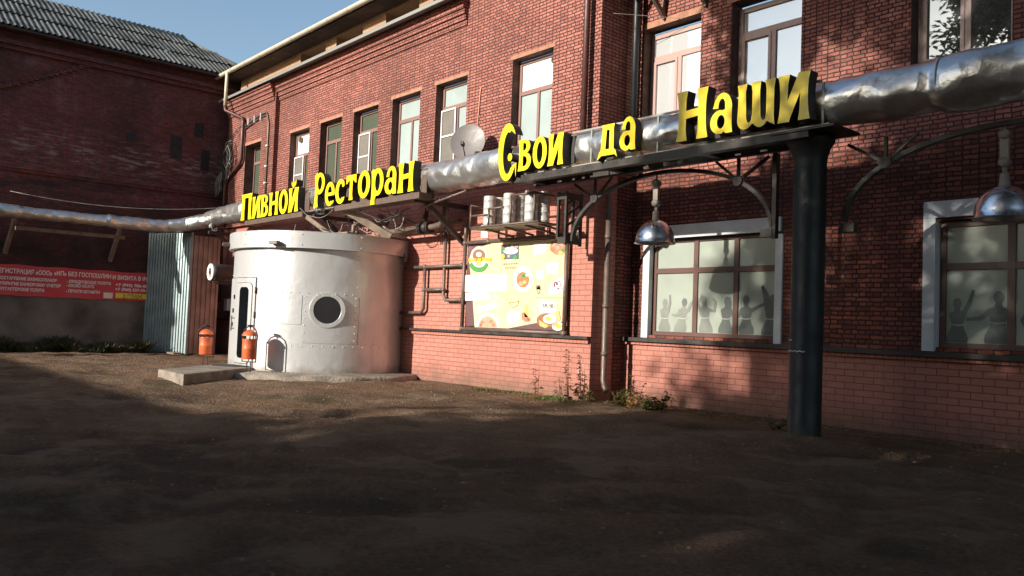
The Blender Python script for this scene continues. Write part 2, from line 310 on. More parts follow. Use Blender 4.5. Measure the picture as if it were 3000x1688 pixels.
# ------------------------------------------------------------------ mesh builder
ORI = {}
class MB:
    def __init__(s): s.v = []; s.f = []; s.m = []; s.sm = []; s.g = []
    def add(s, vs, fs, mi=0, smooth=False):
        o = len(s.v); s.g.append((o, len(s.f))); s.v += [Vector(p) for p in vs]
        for f in fs: s.f.append([i+o for i in f]); s.m.append(mi); s.sm.append(smooth)
        return s
    def box(s, x0, x1, y0, y1, z0, z1, mi=0):
        return s.add([(x0, y0, z0), (x1, y0, z0), (x1, y1, z0), (x0, y1, z0), (x0, y0, z1), (x1, y0, z1), (x1, y1, z1), (x0, y1, z1)],
                     [(0, 3, 2, 1), (4, 5, 6, 7), (0, 1, 5, 4), (1, 2, 6, 5), (2, 3, 7, 6), (3, 0, 4, 7)], mi)
    def quad(s, a, b, c, d, mi=0): return s.add([a, b, c, d], [(0, 1, 2, 3)], mi)
    def beam(s, p, q, wd, ht, up=(0, 0, 1), mi=0):
        p, q = Vector(p), Vector(q); d = (q-p).normalized(); up = Vector(up)
        if abs(d.dot(up)) > .98: up = Vector((0, 1, 0))
        sx = d.cross(up).normalized()*wd/2; sz = sx.cross(d).normalized()*ht/2
        vs = [e+a*sx+b*sz for e in (p, q) for a, b in ((-1, -1), (1, -1), (1, 1), (-1, 1))]
        return s.add(vs, [(0, 3, 2, 1), (4, 5, 6, 7), (0, 1, 5, 4), (1, 2, 6, 5), (2, 3, 7, 6), (3, 0, 4, 7)], mi)
    def tube(s, pts, r, n=10, mi=0, cap=True, closed=False):
        pts = [Vector(p) for p in pts]; N = len(pts); rr = r if isinstance(r, (list, tuple)) else [r]*N
        t0 = (pts[1]-pts[0]).normalized(); a = Vector((0, 0, 1)) if abs(t0.z) < .9 else Vector((0, 1, 0))
        u = t0.cross(a).normalized(); vs = []; rings = []
        for i, p in enumerate(pts):
            ta = (pts[i]-pts[i-1]).normalized() if (i or closed) else None
            tb = (pts[(i+1) % N]-pts[i]).normalized() if (i < N-1 or closed) else None
            t = ((ta or tb)+(tb or ta)).normalized()
            u = (u-t*u.dot(t)).normalized(); w_ = t.cross(u)
            rings.append(len(vs))
            vs += [p+(u*math.cos(2*math.pi*k/n)+w_*math.sin(2*math.pi*k/n))*rr[i] for k in range(n)]
        fs = []
        for i in range(N if closed else N-1):
            a_, b_ = rings[i], rings[(i+1) % N]
            fs += [(a_+k, a_+(k+1) % n, b_+(k+1) % n, b_+k) for k in range(n)]
        s.add(vs, fs, mi, True)
        if cap and not closed:
            o = len(s.v)-len(vs)
            s.f.append([o+k for k in reversed(range(n))]); s.m.append(mi); s.sm.append(False)
            s.f.append([o+rings[-1]+k for k in range(n)]); s.m.append(mi); s.sm.append(False)
        return s
    def cyl(s, p, q, r, n=16, mi=0): return s.tube([p, q], r, n, mi)
    def lathe(s, prof, c, n=24, axis='z', mi=0, smooth=True):
        c = Vector(c); vs = []
        for r, h in prof:
            for k in range(n):
                a = 2*math.pi*k/n; x, y = r*math.cos(a), r*math.sin(a)
                vs.append(c+Vector({'z': (x, y, h), 'y': (x, h, y), 'x': (h, x, y)}[axis]))
        fs = [(i*n+k, i*n+(k+1) % n, (i+1)*n+(k+1) % n, (i+1)*n+k) for i in range(len(prof)-1) for k in range(n)]
        return s.add(vs, fs, mi, smooth)
    def ball(s, c, r, n=8, mi=0, sz=(1, 1, 1)):
        pr = [(max(1e-4, math.sin(math.pi*i/n)), -math.cos(math.pi*i/n)) for i in range(n+1)]
        c = Vector(c); k2 = n*2
        vs = [c+Vector((a*math.cos(2*math.pi*k/k2)*r*sz[0], a*math.sin(2*math.pi*k/k2)*r*sz[1], h*r*sz[2])) for a, h in pr for k in range(k2)]
        return s.add(vs, [(i*k2+k, i*k2+(k+1) % k2, (i+1)*k2+(k+1) % k2, (i+1)*k2+k) for i in range(n) for k in range(k2)], mi, True)
    def wall(s, x0, x1, z0, z1, y, openings=(), depth=.15, mi=0, mr=None, axis='y'):
        """a wall sheet facing -y with openings (ox0,ox1,oz0,oz1[,depth]) and their reveals"""
        xs = sorted({x0, x1, *[o[0] for o in openings], *[o[1] for o in openings]}); xs = [x for x in xs if x0 <= x <= x1]
        zs = sorted({z0, z1, *[o[2] for o in openings], *[o[3] for o in openings]}); zs = [z for z in zs if z0 <= z <= z1]
        for i in range(len(xs)-1):
            for j in range(len(zs)-1):
                cx, cz = (xs[i]+xs[i+1])/2, (zs[j]+zs[j+1])/2
                if any(o[0] < cx < o[1] and o[2] < cz < o[3] for o in openings): continue
                s.quad((xs[i], y, zs[j]), (xs[i+1], y, zs[j]), (xs[i+1], y, zs[j+1]), (xs[i], y, zs[j+1]), mi)
        for o in openings:
            a, b, c, d = [max(o[0], x0), min(o[1], x1), max(o[2], z0), min(o[3], z1)]; yb = y+(o[4] if len(o) > 4 else depth)
            r = mi if mr is None else mr
            s.quad((a, y, c), (a, y, d), (a, yb, d), (a, yb, c), r); s.quad((b, y, c), (b, yb, c), (b, yb, d), (b, y, d), r)
            s.quad((a, y, d), (b, y, d), (b, yb, d), (a, yb, d), r); s.quad((a, y, c), (a, yb, c), (b, yb, c), (b, y, c), r)
        return s
    def each(s, name, mats, parent=None, bevel=0):
        """every piece added becomes an object of its own"""
        for (v0, f0), (v1, f1) in zip(s.g, s.g[1:]+[(len(s.v), len(s.f))]):
            t = MB(); t.v = s.v[v0:v1]; t.f = [[i-v0 for i in f] for f in s.f[f0:f1]]; t.m = s.m[f0:f1]; t.sm = s.sm[f0:f1]
            o = t.build(name, mats, parent, bevel)
        return o
    def build(s, name, mats, parent=None, bevel=0):
        if not isinstance(mats, (list, tuple)): mats = [mats]
        o0 = ORI.get(parent.name, Vector()) if parent else Vector()
        me = bpy.data.meshes.new(name)
        me.from_pydata([tuple(p-o0) for p in s.v], [], s.f)
        for mt in mats: me.materials.append(MT[mt] if isinstance(mt, str) else mt)
        me.polygons.foreach_set('material_index', s.m); me.polygons.foreach_set('use_smooth', s.sm)
        uv = me.uv_layers.new(name='UVMap'); co = s.v
        for p in me.polygons:
            nx, ny, nz = abs(p.normal.x), abs(p.normal.y), abs(p.normal.z)
            for li in p.loop_indices:
                c = co[me.loops[li].vertex_index]
                uv.data[li].uv = (c.x, c.y) if nz > max(nx, ny) else ((c.x, c.z) if ny >= nx else (c.y+.13, c.z))
        me.update()
        ob = bpy.data.objects.new(name, me); COL.objects.link(ob)
        if parent: ob.parent = parent
        ORI[ob.name] = o0
        if bevel:
            bv = ob.modifiers.new('bevel', 'BEVEL'); bv.width = bevel; bv.segments = 2; bv.limit_method = 'ANGLE'; bv.angle_limit = R_(40)
        return ob
def tag(o, label=None, cat=None, group=None, kind=None):
    if label: o['label'] = label
    if cat: o['category'] = cat
    if group: o['group'] = group
    if kind: o['kind'] = kind
    return o
def thing(name, loc, label, cat, group=None):
    o = bpy.data.objects.new(name, None); COL.objects.link(o); o.location = loc; o.empty_display_size = .2
    ORI[o.name] = Vector(loc); return tag(o, label, cat, group)
def dup(root, loc, label=None):
    def cp(o, par):
        c = o.copy(); COL.objects.link(c); c.parent = par; ORI[c.name] = Vector(loc)
        for ch in list(o.children): cp(ch, c)
        return c
    r = cp(root, None); r.location = loc
    if label: r['label'] = label
    return r
# flat outlines -> solid plates standing in a plane facing -y (x right, z up)
def outline(name, contours, y, mats, parent=None, thick=.003, plane='y', at=None, U=None, V=None):
    """contours: closed loops in metres; filled even-odd, given a real thickness. front towards -y (or along U x V)"""
    cu = bpy.data.curves.new(name, 'CURVE'); cu.dimensions = '2D'; cu.fill_mode = 'BOTH'; cu.extrude = thick/2
    for pts in contours:
        sp = cu.splines.new('POLY'); sp.points.add(len(pts)-1); sp.use_cyclic_u = True
        for p, q in zip(sp.points, pts): p.co = (q[0], q[1], 0, 1)
    tmp = bpy.data.objects.new(name, cu); me0 = bpy.data.meshes.new_from_object(tmp)
    bpy.data.objects.remove(tmp); bpy.data.curves.remove(cu)
    return plate(name, me0, y, mats, parent, at, U, V)
def text(name, body, x, z, size, y, mats, parent=None, thick=.003, sx=1., bold=.0, align='LEFT', at=None, U=None, V=None, shear=0):
    cu = bpy.data.curves.new(name, 'FONT'); cu.body = body; cu.size = size; cu.extrude = thick/2; cu.align_x = align; cu.offset = bold; cu.shear = shear; cu.resolution_u = 3
    tmp = bpy.data.objects.new(name, cu); me0 = bpy.data.meshes.new_from_object(tmp)
    bpy.data.objects.remove(tmp); bpy.data.curves.remove(cu)
    for v in me0.vertices: v.co.x = v.co.x*sx + x; v.co.y += z
    return plate(name, me0, y, mats, parent, at, U, V)
def plate(name, me0, y, mats, parent, at, U, V):
    if U is None: U, V, at = Vector((1, 0, 0)), Vector((0, 0, 1)), Vector((0, y, 0))
    Nn = U.cross(V)                                    # towards the viewer
    mb = MB()
    mb.v = [at+U*v.co.x+V*v.co.y+Nn*v.co.z for v in me0.vertices]
    for p in me0.polygons:
        mb.f.append(list(p.vertices)); mb.m.append(1 if (isinstance(mats, (list, tuple)) and len(mats) > 1 and abs(p.normal.z) < .5) else 0); mb.sm.append(False)
    bpy.data.meshes.remove(me0)
    return mb.build(name, mats, parent)
def arc(cx, cy, rx, ry, a0, a1, n=16): return [(cx+rx*math.cos(R_(a0+(a1-a0)*i/n)), cy+ry*math.sin(R_(a0+(a1-a0)*i/n))) for i in range(n+1)]
def ell(cx, cy, rx, ry, n=28): return arc(cx, cy, rx, ry, 0, 360*(n-1)/n, n-1)

# ================================================================== SETTING: ground
def axis_grid(lo, hi, step, far_lo, far_hi):
    a = list(np.arange(lo, hi+1e-6, step)); d = step
    x = a[0]; left = []
    while x > far_lo: d *= 1.45; x -= d; left.append(x)
    d = step; x = a[-1]; right = []
    while x < far_hi: d *= 1.45; x += d; right.append(x)
    return np.array(left[::-1]+a+right)
def ground_height(x, y):
    h = .055*noise.noise((x*.55, y*.75, 3.1)) + .042*noise.noise((x*1.3, y*1.7, 8.2)) + .026*noise.noise((x*3.4, y*3.9, 1.7)) + .013*noise.noise((x*8, y*9, 5))
    p = 1-math.exp(-((y-9.3)/1.0)**2) if y < 9.3 else 0                     # quiet against the wall
    h *= .25+.75*p
    d = abs(math.hypot(x+15.62, y-8.35)-1.9)
    if d < .5: h *= d/.5
    h -= .045*hollow(x, y)
    h += .07*math.exp(-(((x+4.75)**2+(y-8.5)**2)/.12))                       # soil heaped round the column foot
    return h
HOLES = [(*Wz(px, py).xy, rx, ry) for px, py, rx, ry in ((1620, 1375, .75, .38), (1450, 1350, .5, .25), (640, 1290, .9, .3), (300, 1325, .8, .4), (430, 1395, .9, .35), (700, 1365, .7, .3), (960, 1480, .6, .3), (150, 1470, .7, .3), (1330, 1255, .6, .2), (420, 1165, 1.1, .3), (880, 1205, .9, .3), (2050, 1250, .5, .2), (2500, 1330, .5, .2), (560, 1460, .6, .25), (1900, 1470, .6, .3))]
def hollow(x, y):
    q = 0
    for (px, py, rx, ry) in HOLES:
        dx, dy = (x-px)*.753+(y-py)*-.657, (x-px)*.657+(y-py)*.753     # long axis across the view of the yard
        d = math.hypot(dy/rx, dx/ry)
        if d < 2.2: q = max(q, max(0, min(1, 1.45-d+.55*noise.noise((x*1.9, y*2.1, 4)))))
    return q
gx = axis_grid(-25, 3, .075, -900, 900); gy = axis_grid(-1.2, 10.6, .075, -900, 900)
nx, ny = len(gx), len(gy)
gv = np.zeros((ny, nx, 3), np.float32)
for j, yy in enumerate(gy):
    for i, xx in enumerate(gx):
        gv[j, i] = (xx, yy, ground_height(xx, yy) if (-60 < xx < 40 and -40 < yy < 40) else 0)
idx = np.arange(nx*ny).reshape(ny, nx)
q = np.stack([idx[:-1, :-1], idx[:-1, 1:], idx[1:, 1:], idx[1:, :-1]], -1).reshape(-1, 4)
me = bpy.data.meshes.new('ground'); me.vertices.add(nx*ny); me.vertices.foreach_set('co', gv.reshape(-1))
me.loops.add(q.size); me.loops.foreach_set('vertex_index', q.reshape(-1).astype(np.int32))
me.polygons.add(len(q)); me.polygons.foreach_set('loop_start', np.arange(0, q.size, 4, dtype=np.int32)); me.polygons.foreach_set('loop_total', np.full(len(q), 4, np.int32))
me.update(); me.validate(); me.polygons.foreach_set('use_smooth', [True]*len(me.polygons)); me.materials.append(MT['dirt'])
da = me.attributes.new('damp', 'FLOAT', 'POINT'); da.data.foreach_set('value', np.array([hollow(xx, yy) if (-26 < xx < 4 and -2 < yy < 11) else 0. for yy in gy for xx in gx], np.float32))
ground = bpy.data.objects.new('ground', me); COL.objects.link(ground); tag(ground, kind='structure')

# ================================================================== BRICK RESTAURANT
YL, YR, XE = 9.4, 10.3, -8.85          # left block front, right wing front, the step between them
XL, XRR = -23.5, 7.0
bld = thing('brick_restaurant', (-12, 10.5, 0), 'two storey red brick restaurant with a pink painted ground floor and upper windows', 'building')
HEAD, SILL = 5.87, 4.25
WL = [(-22.23, -21.22), (-19.71, -18.66), (-18.09, -17.06), (-16.50, -15.46), (-14.89, -13.85), (-13.30, -12.29), (-10.98, -9.94)]
WRX = [(-8.72, -7.59), (-7.04, -5.90), (-4.41, -3.27), (-1.6, -.45), (1.2, 2.35)]
ZRH, ZRS = 6.09, 4.55
mb = MB()
PIL = -20.42                           # right side of the proud corner pilaster
opl = [(a, b, SILL, HEAD) for a, b in WL]
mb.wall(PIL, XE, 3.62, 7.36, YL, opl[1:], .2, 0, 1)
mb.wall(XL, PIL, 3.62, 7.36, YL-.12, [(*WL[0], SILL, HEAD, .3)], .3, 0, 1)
mb.quad((PIL, YL-.12, 3.62), (PIL, YL, 3.62), (PIL, YL, 7.36), (PIL, YL-.12, 7.36))
mb.quad((XL, 13, 3.62), (XL, YL-.12, 3.62), (XL, YL-.12, 7.36), (XL, 13, 7.36))
mb.quad((XE, YL, 3.62), (XE, YR, 3.62), (XE, YR, 9), (XE, YL, 9))
mb.wall(-12.35, XE, 7.36, 9, YL)
mb.quad((-12.35, YL, 7.36), (-12.35, 11, 7.36), (-12.35, 11, 9), (-12.35, YL, 9))
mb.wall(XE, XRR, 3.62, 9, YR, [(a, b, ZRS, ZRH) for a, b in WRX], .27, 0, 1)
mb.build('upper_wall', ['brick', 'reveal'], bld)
mb = MB()
mb.wall(-24.0, XE, -.1, .90, YL); mb.wall(-24.0, XE, .99, 3.62, YL)
mb.quad((XE, YL, -.1), (XE, YL+.5, -.1), (XE, YL+.5, 3.62), (XE, YL, 3.62))
mb.quad((XL, YL-.12, 3.62), (PIL, YL-.12, 3.62), (PIL, YL, 3.62), (XL, YL, 3.62))
mb.wall(XE, XRR, -.1, .915, YR-.1)
mb.build('painted_wall', 'cladding', bld)
mb = MB()
mb.box(-24.0, XE-.02, YL-.045, YL+.02, .90, .99); mb.box(XE, XRR, YR-.15, YR-.08, .915, 1.0)
mb.each('soldier_course', 'soldier', bld)
WA = (-8.46, -6.17, 1.08, 2.62); WB = (-4.06, -1.75, 1.08, 2.60)
mb = MB()
mb.wall(XE, XRR, 1.0, 3.62, YR, [WA, WB, (.6, 2.9, 1.08, 2.6)], .14)
mb.quad((XE, YL+.5, -.1), (XE, YR, -.1), (XE, YR, 3.62), (XE, YL+.5, 3.62))
mb.build('rough_wall', 'rough', bld)
mb = MB()                              # sheet metal ledges
mb.box(-24.0, XE+.01, YL-.10, YL+.01, .99, 1.012); mb.box(-24.0, XE+.01, YL-.10, YL-.085, .965, .99)
mb.box(XE+.02, XRR, YR-.21, YR+.01, 1.0, 1.025); mb.box(XE+.02, XRR, YR-.21, YR-.195, .965, 1.0)
mb.build('ledge', 'steel_dark', bld)
# cornice of corbelled courses and the zinc flashing
mb = MB()
for k in range(5):
    z = 6.86+.1*k; p = .03+.035*k
    mb.box(PIL-.05-.0*k, -12.35, YL-p, YL+.01, z, z+.1)
    mb.box(XL-p*.6, PIL-.052, YL-.12-p, YL-.11, z, z+.1)
mb.build('cornice', 'brick', bld)
mb = MB()
mb.box(XL-.25, -12.33, YL-.36, YL+.179, 7.365, 7.384); mb.box(XL-.25, -12.33, YL-.375, YL-.36, 7.315, 7.385)
mb.build('flashing', 'flash', bld)
# attic storey
mb = MB()
AO = [(-19.72, -18.37), (-17.84, -16.6), (-15.61, -14.31), (-13.8, -12.55)]
mb.wall(XL-.02, -12.35, 7.385, 8.25, YL+.18, [(a, b, 7.39, 8.0) for a, b in AO], .40)
mb.quad((XL-.02, 13, 7.385), (XL-.02, YL+.18, 7.385), (XL-.02, YL+.18, 8.25), (XL-.02, 13, 8.25))
mb.build('attic_wall', 'yellow', bld)
for a, b in AO:
    f = MB().box(a, b, YL+.55, YL+.59, 7.39, 8.0).build('attic_window', 'dark_hole', bld)
mb = MB()
ye, ze = YL-.33, 8.12
mb.add([(XL-.45, ye, ze), (-8.0, ye, ze), (-8.0, 16, 10.2), (XL-.45, 16, 10.2), (XL-.45, ye, ze-.03), (-8, ye, ze-.03), (-8, 16, 10.17), (XL-.45, 16, 10.17)],
       [(0, 1, 2, 3), (7, 6, 5, 4), (0, 4, 5, 1), (1, 5, 6, 2), (2, 6, 7, 3), (3, 7, 4, 0)])
mb.box(-8.86, XRR, YR-.4, YR+5, 9.0, 9.05)
for k in range(20):
    x = -23.6+k*.78
    mb.beam((x, ye+.12, ze+.07), (x+.16, ye+.12, ze+.07), .05, .09)
roof = mb.build('roof', 'roof_metal', bld)
MB().box(XL-.42, -8.05, ye+.03, YL+.178, ze-.075, ze-.05).build('soffit', 'soffit', bld)
mb = MB()
prof = arc(0, 0, .075, .075, 180, 360, 8); x0, x1 = XL-.5, -8.05
for (pa, pb) in zip(prof[:-1], prof[1:]):
    for s_, o_ in ((1, 0), (.88, 1)):
        a, b = [(p[0]*s_+ye-.06, p[1]*s_+ze+.0) for p in (pa, pb)]
        mb.quad((x0, a[0], a[1]), (x1, a[0], a[1]), (x1, b[0], b[1]), (x0, b[0], b[1]))
for k in range(17):
    x = XL-.2+k*.93
    mb.tube([(x, p[0]*1.06+ye-.06, p[1]*1.06+ze) for p in prof], .008, 5)
mb.build('gutter', 'gutter', bld)
mb = MB().cyl((-23.1, 8.98, 8.1), (-23.12, 8.98, 7.1), .045)
mb.build('downpipe_top', 'gutter', bld)
mb = MB().tube([(-23.12, 8.98, 7.12), (-23.12, 9.0, 6.98), (-22.35, 9.2, 6.66), (-22.3, 9.2, 6.55), (-22.3, 9.2, 5.5), (-22.4, 9.2, 5.38), (-23.3, 9.2, 5.02), (-23.35, 9.2, 4.9), (-23.35, 9.2, 1.5)], .05)
mb.build('downpipe', 'downpipe', bld)
mb = MB().cyl((-9.05, 9.27, 8.9), (-9.05, 9.27, 3.75), .052)
mb2 = MB(); mb2.tube([(-9.12, 9.30, 8.9), (-9.12, 9.30, 4.0)], .012, 6); mb2.build('pipe_cable', 'cable', bld)
mb.build('downpipe', 'downpipe', bld)
mb = MB().tube([(XE+.09, 9.62, 3.3), (XE+.09, 9.62, .35), (XE+.13, 9.6, .25), (XE+.22, 9.56, .17)], .045)
for z in (2.6, 1.5, .75): mb.cyl((XE+.09, 9.62, z-.03), (XE+.09, 9.62, z+.03), .054)
mb.build('downpipe', 'steel_pipe', bld)
mb = MB().tube([(XE+.12, 10.1, 8.8), (XE+.12, 10.1, 3.7)], .055); mb.build('downpipe', 'column', bld)
# lintels of render over the upper windows
mb = MB()
for i, (a, b) in enumerate(WL):
    y = YL-.12 if i == 0 else YL
    mb.box(a-.06, b+.05, y-.008, y-.001, HEAD+.001, HEAD+.07)
for a, b in WRX: mb.box(a-.08, b+.04, YR-.008, YR-.001, ZRH+.001, ZRH+.10)
mb.each('lintel', 'lintel', bld)

# upper windows
def window(parent, x0, x1, z0, z1, y, zt, fr, panes, vent=None, screen=False, xm=.5, t=.055, sash=None):
    """fr: frame material; panes: materials for (top, left, right)"""
    mb = MB(); xm = x0+(x1-x0)*xm; d0, d1 = y, y+.06
    mb.box(x0, x0+t, d0, d1, z0, z1); mb.box(x1-t, x1, d0, d1, z0, z1)
    mb.box(x0+t, x1-t, d0, d1, z1-t, z1); mb.box(x0+t, x1-t, d0, d1, z0, z0+t)
    mb.box(x0+t, x1-t, d0+.002, d1, zt-t/2-.01, zt+t/2+.01); mb.box(xm-t/2, xm+t/2, d0+.002, d1, z0+t, zt-t/2-.01)
    if sash:                                           # the opening casement has a frame of its own
        a, b, c, d = x0+t, xm-t/2, z0+t, zt-t/2-.01; s = .045
        mb.box(a, a+s, d0-.012, d0+.03, c, d); mb.box(b-s, b, d0-.012, d0+.03, c, d); mb.box(a+s, b-s, d0-.012, d0+.03, d-s, d); mb.box(a+s, b-s, d0-.012, d0+.03, c, c+s)
    f = mb.build('window', fr, parent)
    for (a, b, c, d), mt in zip(((x0+t, x1-t, zt+t/2+.01, z1-t), (x0+t, xm-t/2, z0+t, zt-t/2-.01), (xm+t/2, x1-t, z0+t, zt-t/2-.01)), panes):
        MB().box(a-.004, b+.004, d0+.03, d0+.045, c-.004, d+.004).build('panel' if mt == 'white' else 'pane', mt, f)
    if vent:
        cx, cz = x0+(x1-x0)*vent[0], z1-vent[1]
        MB().lathe([(.05, .03), (.075, .03), (.075, -.05), (.055, -.05), (.055, .03)], (cx, d0+.02, cz), 18, 'y').build('vent', 'steel_pipe', f)
    if screen:
        a, b, c, d = x0+.01, xm-.01, z0+t, zt-t/2; s = .03; e = d0-.035
        mb = MB(); mb.box(a, a+s, e, e+.02, c, d); mb.box(b-s, b, e, e+.02, c, d); mb.box(a+s, b-s, e, e+.02, d-s, d); mb.box(a+s, b-s, e, e+.02, c, c+s); mb.box(a+s, b-s, e, e+.02, (c+d)/2-.015, (c+d)/2+.015)
        sf = mb.build('insect_screen', 'white', f)
        MB().box(a+s-.002, b-s+.002, e+.008, e+.012, c+s-.002, d-s+.002).build('mesh', 'mesh_screen', sf) if False else MB().box(a+s-.002, b-s+.002, e+.021, e+.025, c+s-.002, d-s+.002, 0).build('insect_mesh', 'mesh_screen', f)
    return f
ZT = 5.40
win_spec = [('frame', ('glass_green', 'glass_green', 'glass_green'), None, False), ('frame', ('white', 'glass_green', 'glass_green'), (.25, .16), True),
            ('frame', ('glass_green', 'glass_green', 'glass_green'), None, False), ('frame', ('glass_green', 'glass_green', 'glass_green'), None, True),
            ('frame', ('glass_sky', 'glass_sky', 'glass_sky'), None, False), ('frame', ('glass_sky', 'glass_sky', 'glass_sky'), None, True),
            ('frame', ('white', 'glass_sky', 'glass_sky'), (.88, .13), False)]
for (a, b), (fr, pn, ve, scn) in zip(WL, win_spec):
    y = YL+.17 if a > PIL else YL+.14
    window(bld, a+.005, b-.005, SILL, HEAD-.02, y, 5.28 if pn[0] == 'white' else ZT, fr, pn, ve, scn)
mb = MB()
for a, b in WL: mb.box(a-.05, b+.03, YL-.05-(.12 if a < PIL else 0), YL+.12, SILL-.022, SILL-.002)
for a, b in WRX: mb.box(a-.05, b+.03, YR-.05, YR+.2, ZRS-.022, ZRS-.002)
mb.each('window_sill', 'steel_dark', bld)
for i, (a, b) in enumerate(WRX):
    window(bld, a+.005, b-.005, ZRS, ZRH-.06, YR+.19, 5.62, 'frame_pink', ('glass_bright',)*3 if i < 2 else ('glass_mirror',)*3, None, False, .52, .07, sash=True)

# ground floor windows with frosted film
def ground_window(WIN, xm, zt, frame_mat, posts):
    a, b, c, d = WIN; y = YR+.09; t = .075
    mb = MB(); mb.box(a, a+t, y, y+.06, c, d); mb.box(b-t, b, y, y+.06, c, d); mb.box(a+t, b-t, y, y+.06, d-t, d); mb.box(a+t, b-t, y, y+.06, c, c+.06)
    xs = [a+t]+list(xm)+[b-t]
    for x in xm: mb.box(x-.04, x+.04, y, y+.06, c+.06, d-t)
    edges = [a+t]+[e for x in xm for e in (x-.04, x+.04)]+[b-t]
    for i in range(0, len(edges), 2): mb.box(edges[i], edges[i+1], y+.002, y+.06, zt-.04, zt+.04)
    f = mb.build('shopfront_window', frame_mat, bld)
    for i in range(0, len(edges), 2):
        for (z0, z1) in ((c+.06, zt-.04), (zt+.04, d-t)):
            MB().box(edges[i]-.004, edges[i+1]+.004, y+.03, y+.045, z0-.004, z1+.004).build('pane', 'film', f)
    return f, y+.028
fA, yA = ground_window(WA, (-7.63, -6.91), 2.10, 'frame_dark', None)
fB, yB = ground_window(WB, (-3.28, -2.5), 2.05, 'frame_dark', None)
mb = MB(); mb.box(-8.57, -8.44, YR-.035, YR+.06, 1.03, 2.60)
mb.box(-6.2, -6.09, YR-.035, YR+.06, 1.03, 2.56)
mb.box(-8.57, -6.12, YR-.05, YR-.005, 2.60, 2.80); mb.each('white_surround', 'white_metal', bld)
mb = MB(); mb.box(-4.20, -4.06, YR-.05, YR-.004, 1.03, 2.63); mb.box(-4.20, -1.6, YR-.05, YR-.004, 2.632, 2.83); mb.box(-1.74, -1.6, YR-.05, YR-.004, 1.03, 2.63)
mb.box(-4.075, -4.055, YR-.003, YR+.1, 1.05, 2.6)
mb.each('white_surround', 'white_metal', bld)
# dancers printed on the film
def limb(pts, w0, w1):
    """outline of a tapered bent limb"""
    pts = [Vector((*p, 0)) for p in pts]; l, r = [], []; n = len(pts)
    for i, p in enumerate(pts):
        t = (pts[min(i+1, n-1)]-pts[max(i-1, 0)]).normalized(); nn = Vector((-t.y, t.x, 0)); ww = w0+(w1-w0)*i/(n-1)
        l.append((p+nn*ww)[:2]); r.append((p-nn*ww)[:2])
    return l+r[::-1]
def torso(cx, zb, s, lean=0, hip=.15):
    """back view: shoulders, waist, hips cut off by the sill"""
    zs = [zb, zb+.05*s, zb+.11*s, zb+.18*s, zb+.25*s, zb+.31*s, zb+.38*s, zb+.44*s, zb+.475*s, zb+.50*s, zb+.56*s]; wd = [hip*1.0, hip*1.08, hip*1.02, hip*.80, hip*.60, hip*.62, hip*.76, hip*.90, hip*.80, hip*.36, hip*.24]
    L_ = [(cx-w_*s+lean*(z-zb), z) for z, w_ in zip(zs, wd)]; R2 = [(cx+w_*s+lean*(z-zb), z) for z, w_ in zip(zs, wd)]
    return L_+R2[::-1]
def dancer(frame, y, clip, cx, zb, s, mats, head, lean=0, arms=(), pony=False, top=True):
    x0, x1 = clip; s *= .78
    def cl(c): return [(min(max(p[0], x0+.002), x1-.002), p[1]) for p in c]
    hx = cx+lean*.6*s
    d = outline('dancer_print', [cl(torso(cx, zb, s, lean))], y-.001, mats, frame, .0015)
    outline('dancer_head', [cl(ell(hx, zb+.625*s, .066*s, .088*s))], y-.0025, head, frame, .0012)
    for a in arms: outline('dancer_arm', [cl(limb([(cx+lean*.45*s+p[0]*s, zb+p[1]*s) for p in a], .040*s, .022*s))], y-.0045, mats, frame, .0012)
    if pony: outline('dancer_hair', [cl(limb([(hx+.02*s, zb+.69*s), (hx+.07*s, zb+.6*s), (hx+.075*s, zb+.46*s)], .05*s, .018*s))], y-.0045, mats, frame, .0012)
    if top: outline('dancer_line', [cl(limb([(cx-.12*s+lean*.3, zb+.29*s), (cx+lean*.3, zb+.275*s), (cx+.12*s+lean*.3, zb+.29*s)], .008, .008))], y-.0062, 'dancer_line', frame, .001)
zb = 1.145
p1, p2, p3 = (-8.385, -7.67), (-7.59, -6.95), (-6.87, -6.245)
dancer(fA, yA, p1, -8.22, zb, .92, 'dancer_pale', 'dancer_pale', 0, [[(.08, .42), (.14, .62), (.13, .80)]])
dancer(fA, yA, p1, -7.92, zb, .94, 'dancer_pale', 'dancer', .18, [[(-.02, .42), (-.2, .34), (-.3, .36)], [(.12, .44), (.2, .6), (.3, .68)]])
dancer(fA, yA, p2, -7.43, zb, 1.0, 'dancer_pale', 'dancer_pale', -.1, [[(-.1, .45), (-.18, .58), (-.06, .74)], [(.1, .45), (.23, .42), (.25, .6), (.19, .66)]])
dancer(fA, yA, p2, -7.09, zb, .98, 'dancer', 'dancer', .05, [[(.1, .44), (.18, .3), (.22, .14)]], pony=True)
dancer(fA, yA, p3, -6.73, zb, 1.02, 'dancer', 'dancer', -.02, [[(.11, .43), (.24, .5), (.38, .56)], [(-.1, .44), (-.15, .34), (-.18, .3)]])
dancer(fA, yA, p3, -6.36, zb, 1.04, 'dancer', 'dancer', .1, [[(-.1, .46), (-.14, .66), (-.2, .86)], [(-.04, .48), (-.09, .7), (-.2, .87)]])
q1, q2 = (-3.985, -3.32), (-3.24, -2.54)
dancer(fB, yB, q1, -3.86, zb, .95, 'dancer', 'dancer', 0, [[(.08, .44), (.16, .6), (.24, .84)]])
dancer(fB, yB, q1, -3.43, zb, 1.1, 'dancer', 'dancer', .03, [[(-.1, .44), (-.22, .34), (-.4, .32)]])
dancer(fB, yB, q2, -3.02, zb, 1.05, 'dancer', 'dancer', 0, [[(-.11, .44), (-.18, .34), (-.12, .2)]])
dancer(fB, yB, q2, -2.72, zb, 1.0, 'dancer', 'dancer', 0, [[(.1, .44), (.16, .6), (.12, .8)]])

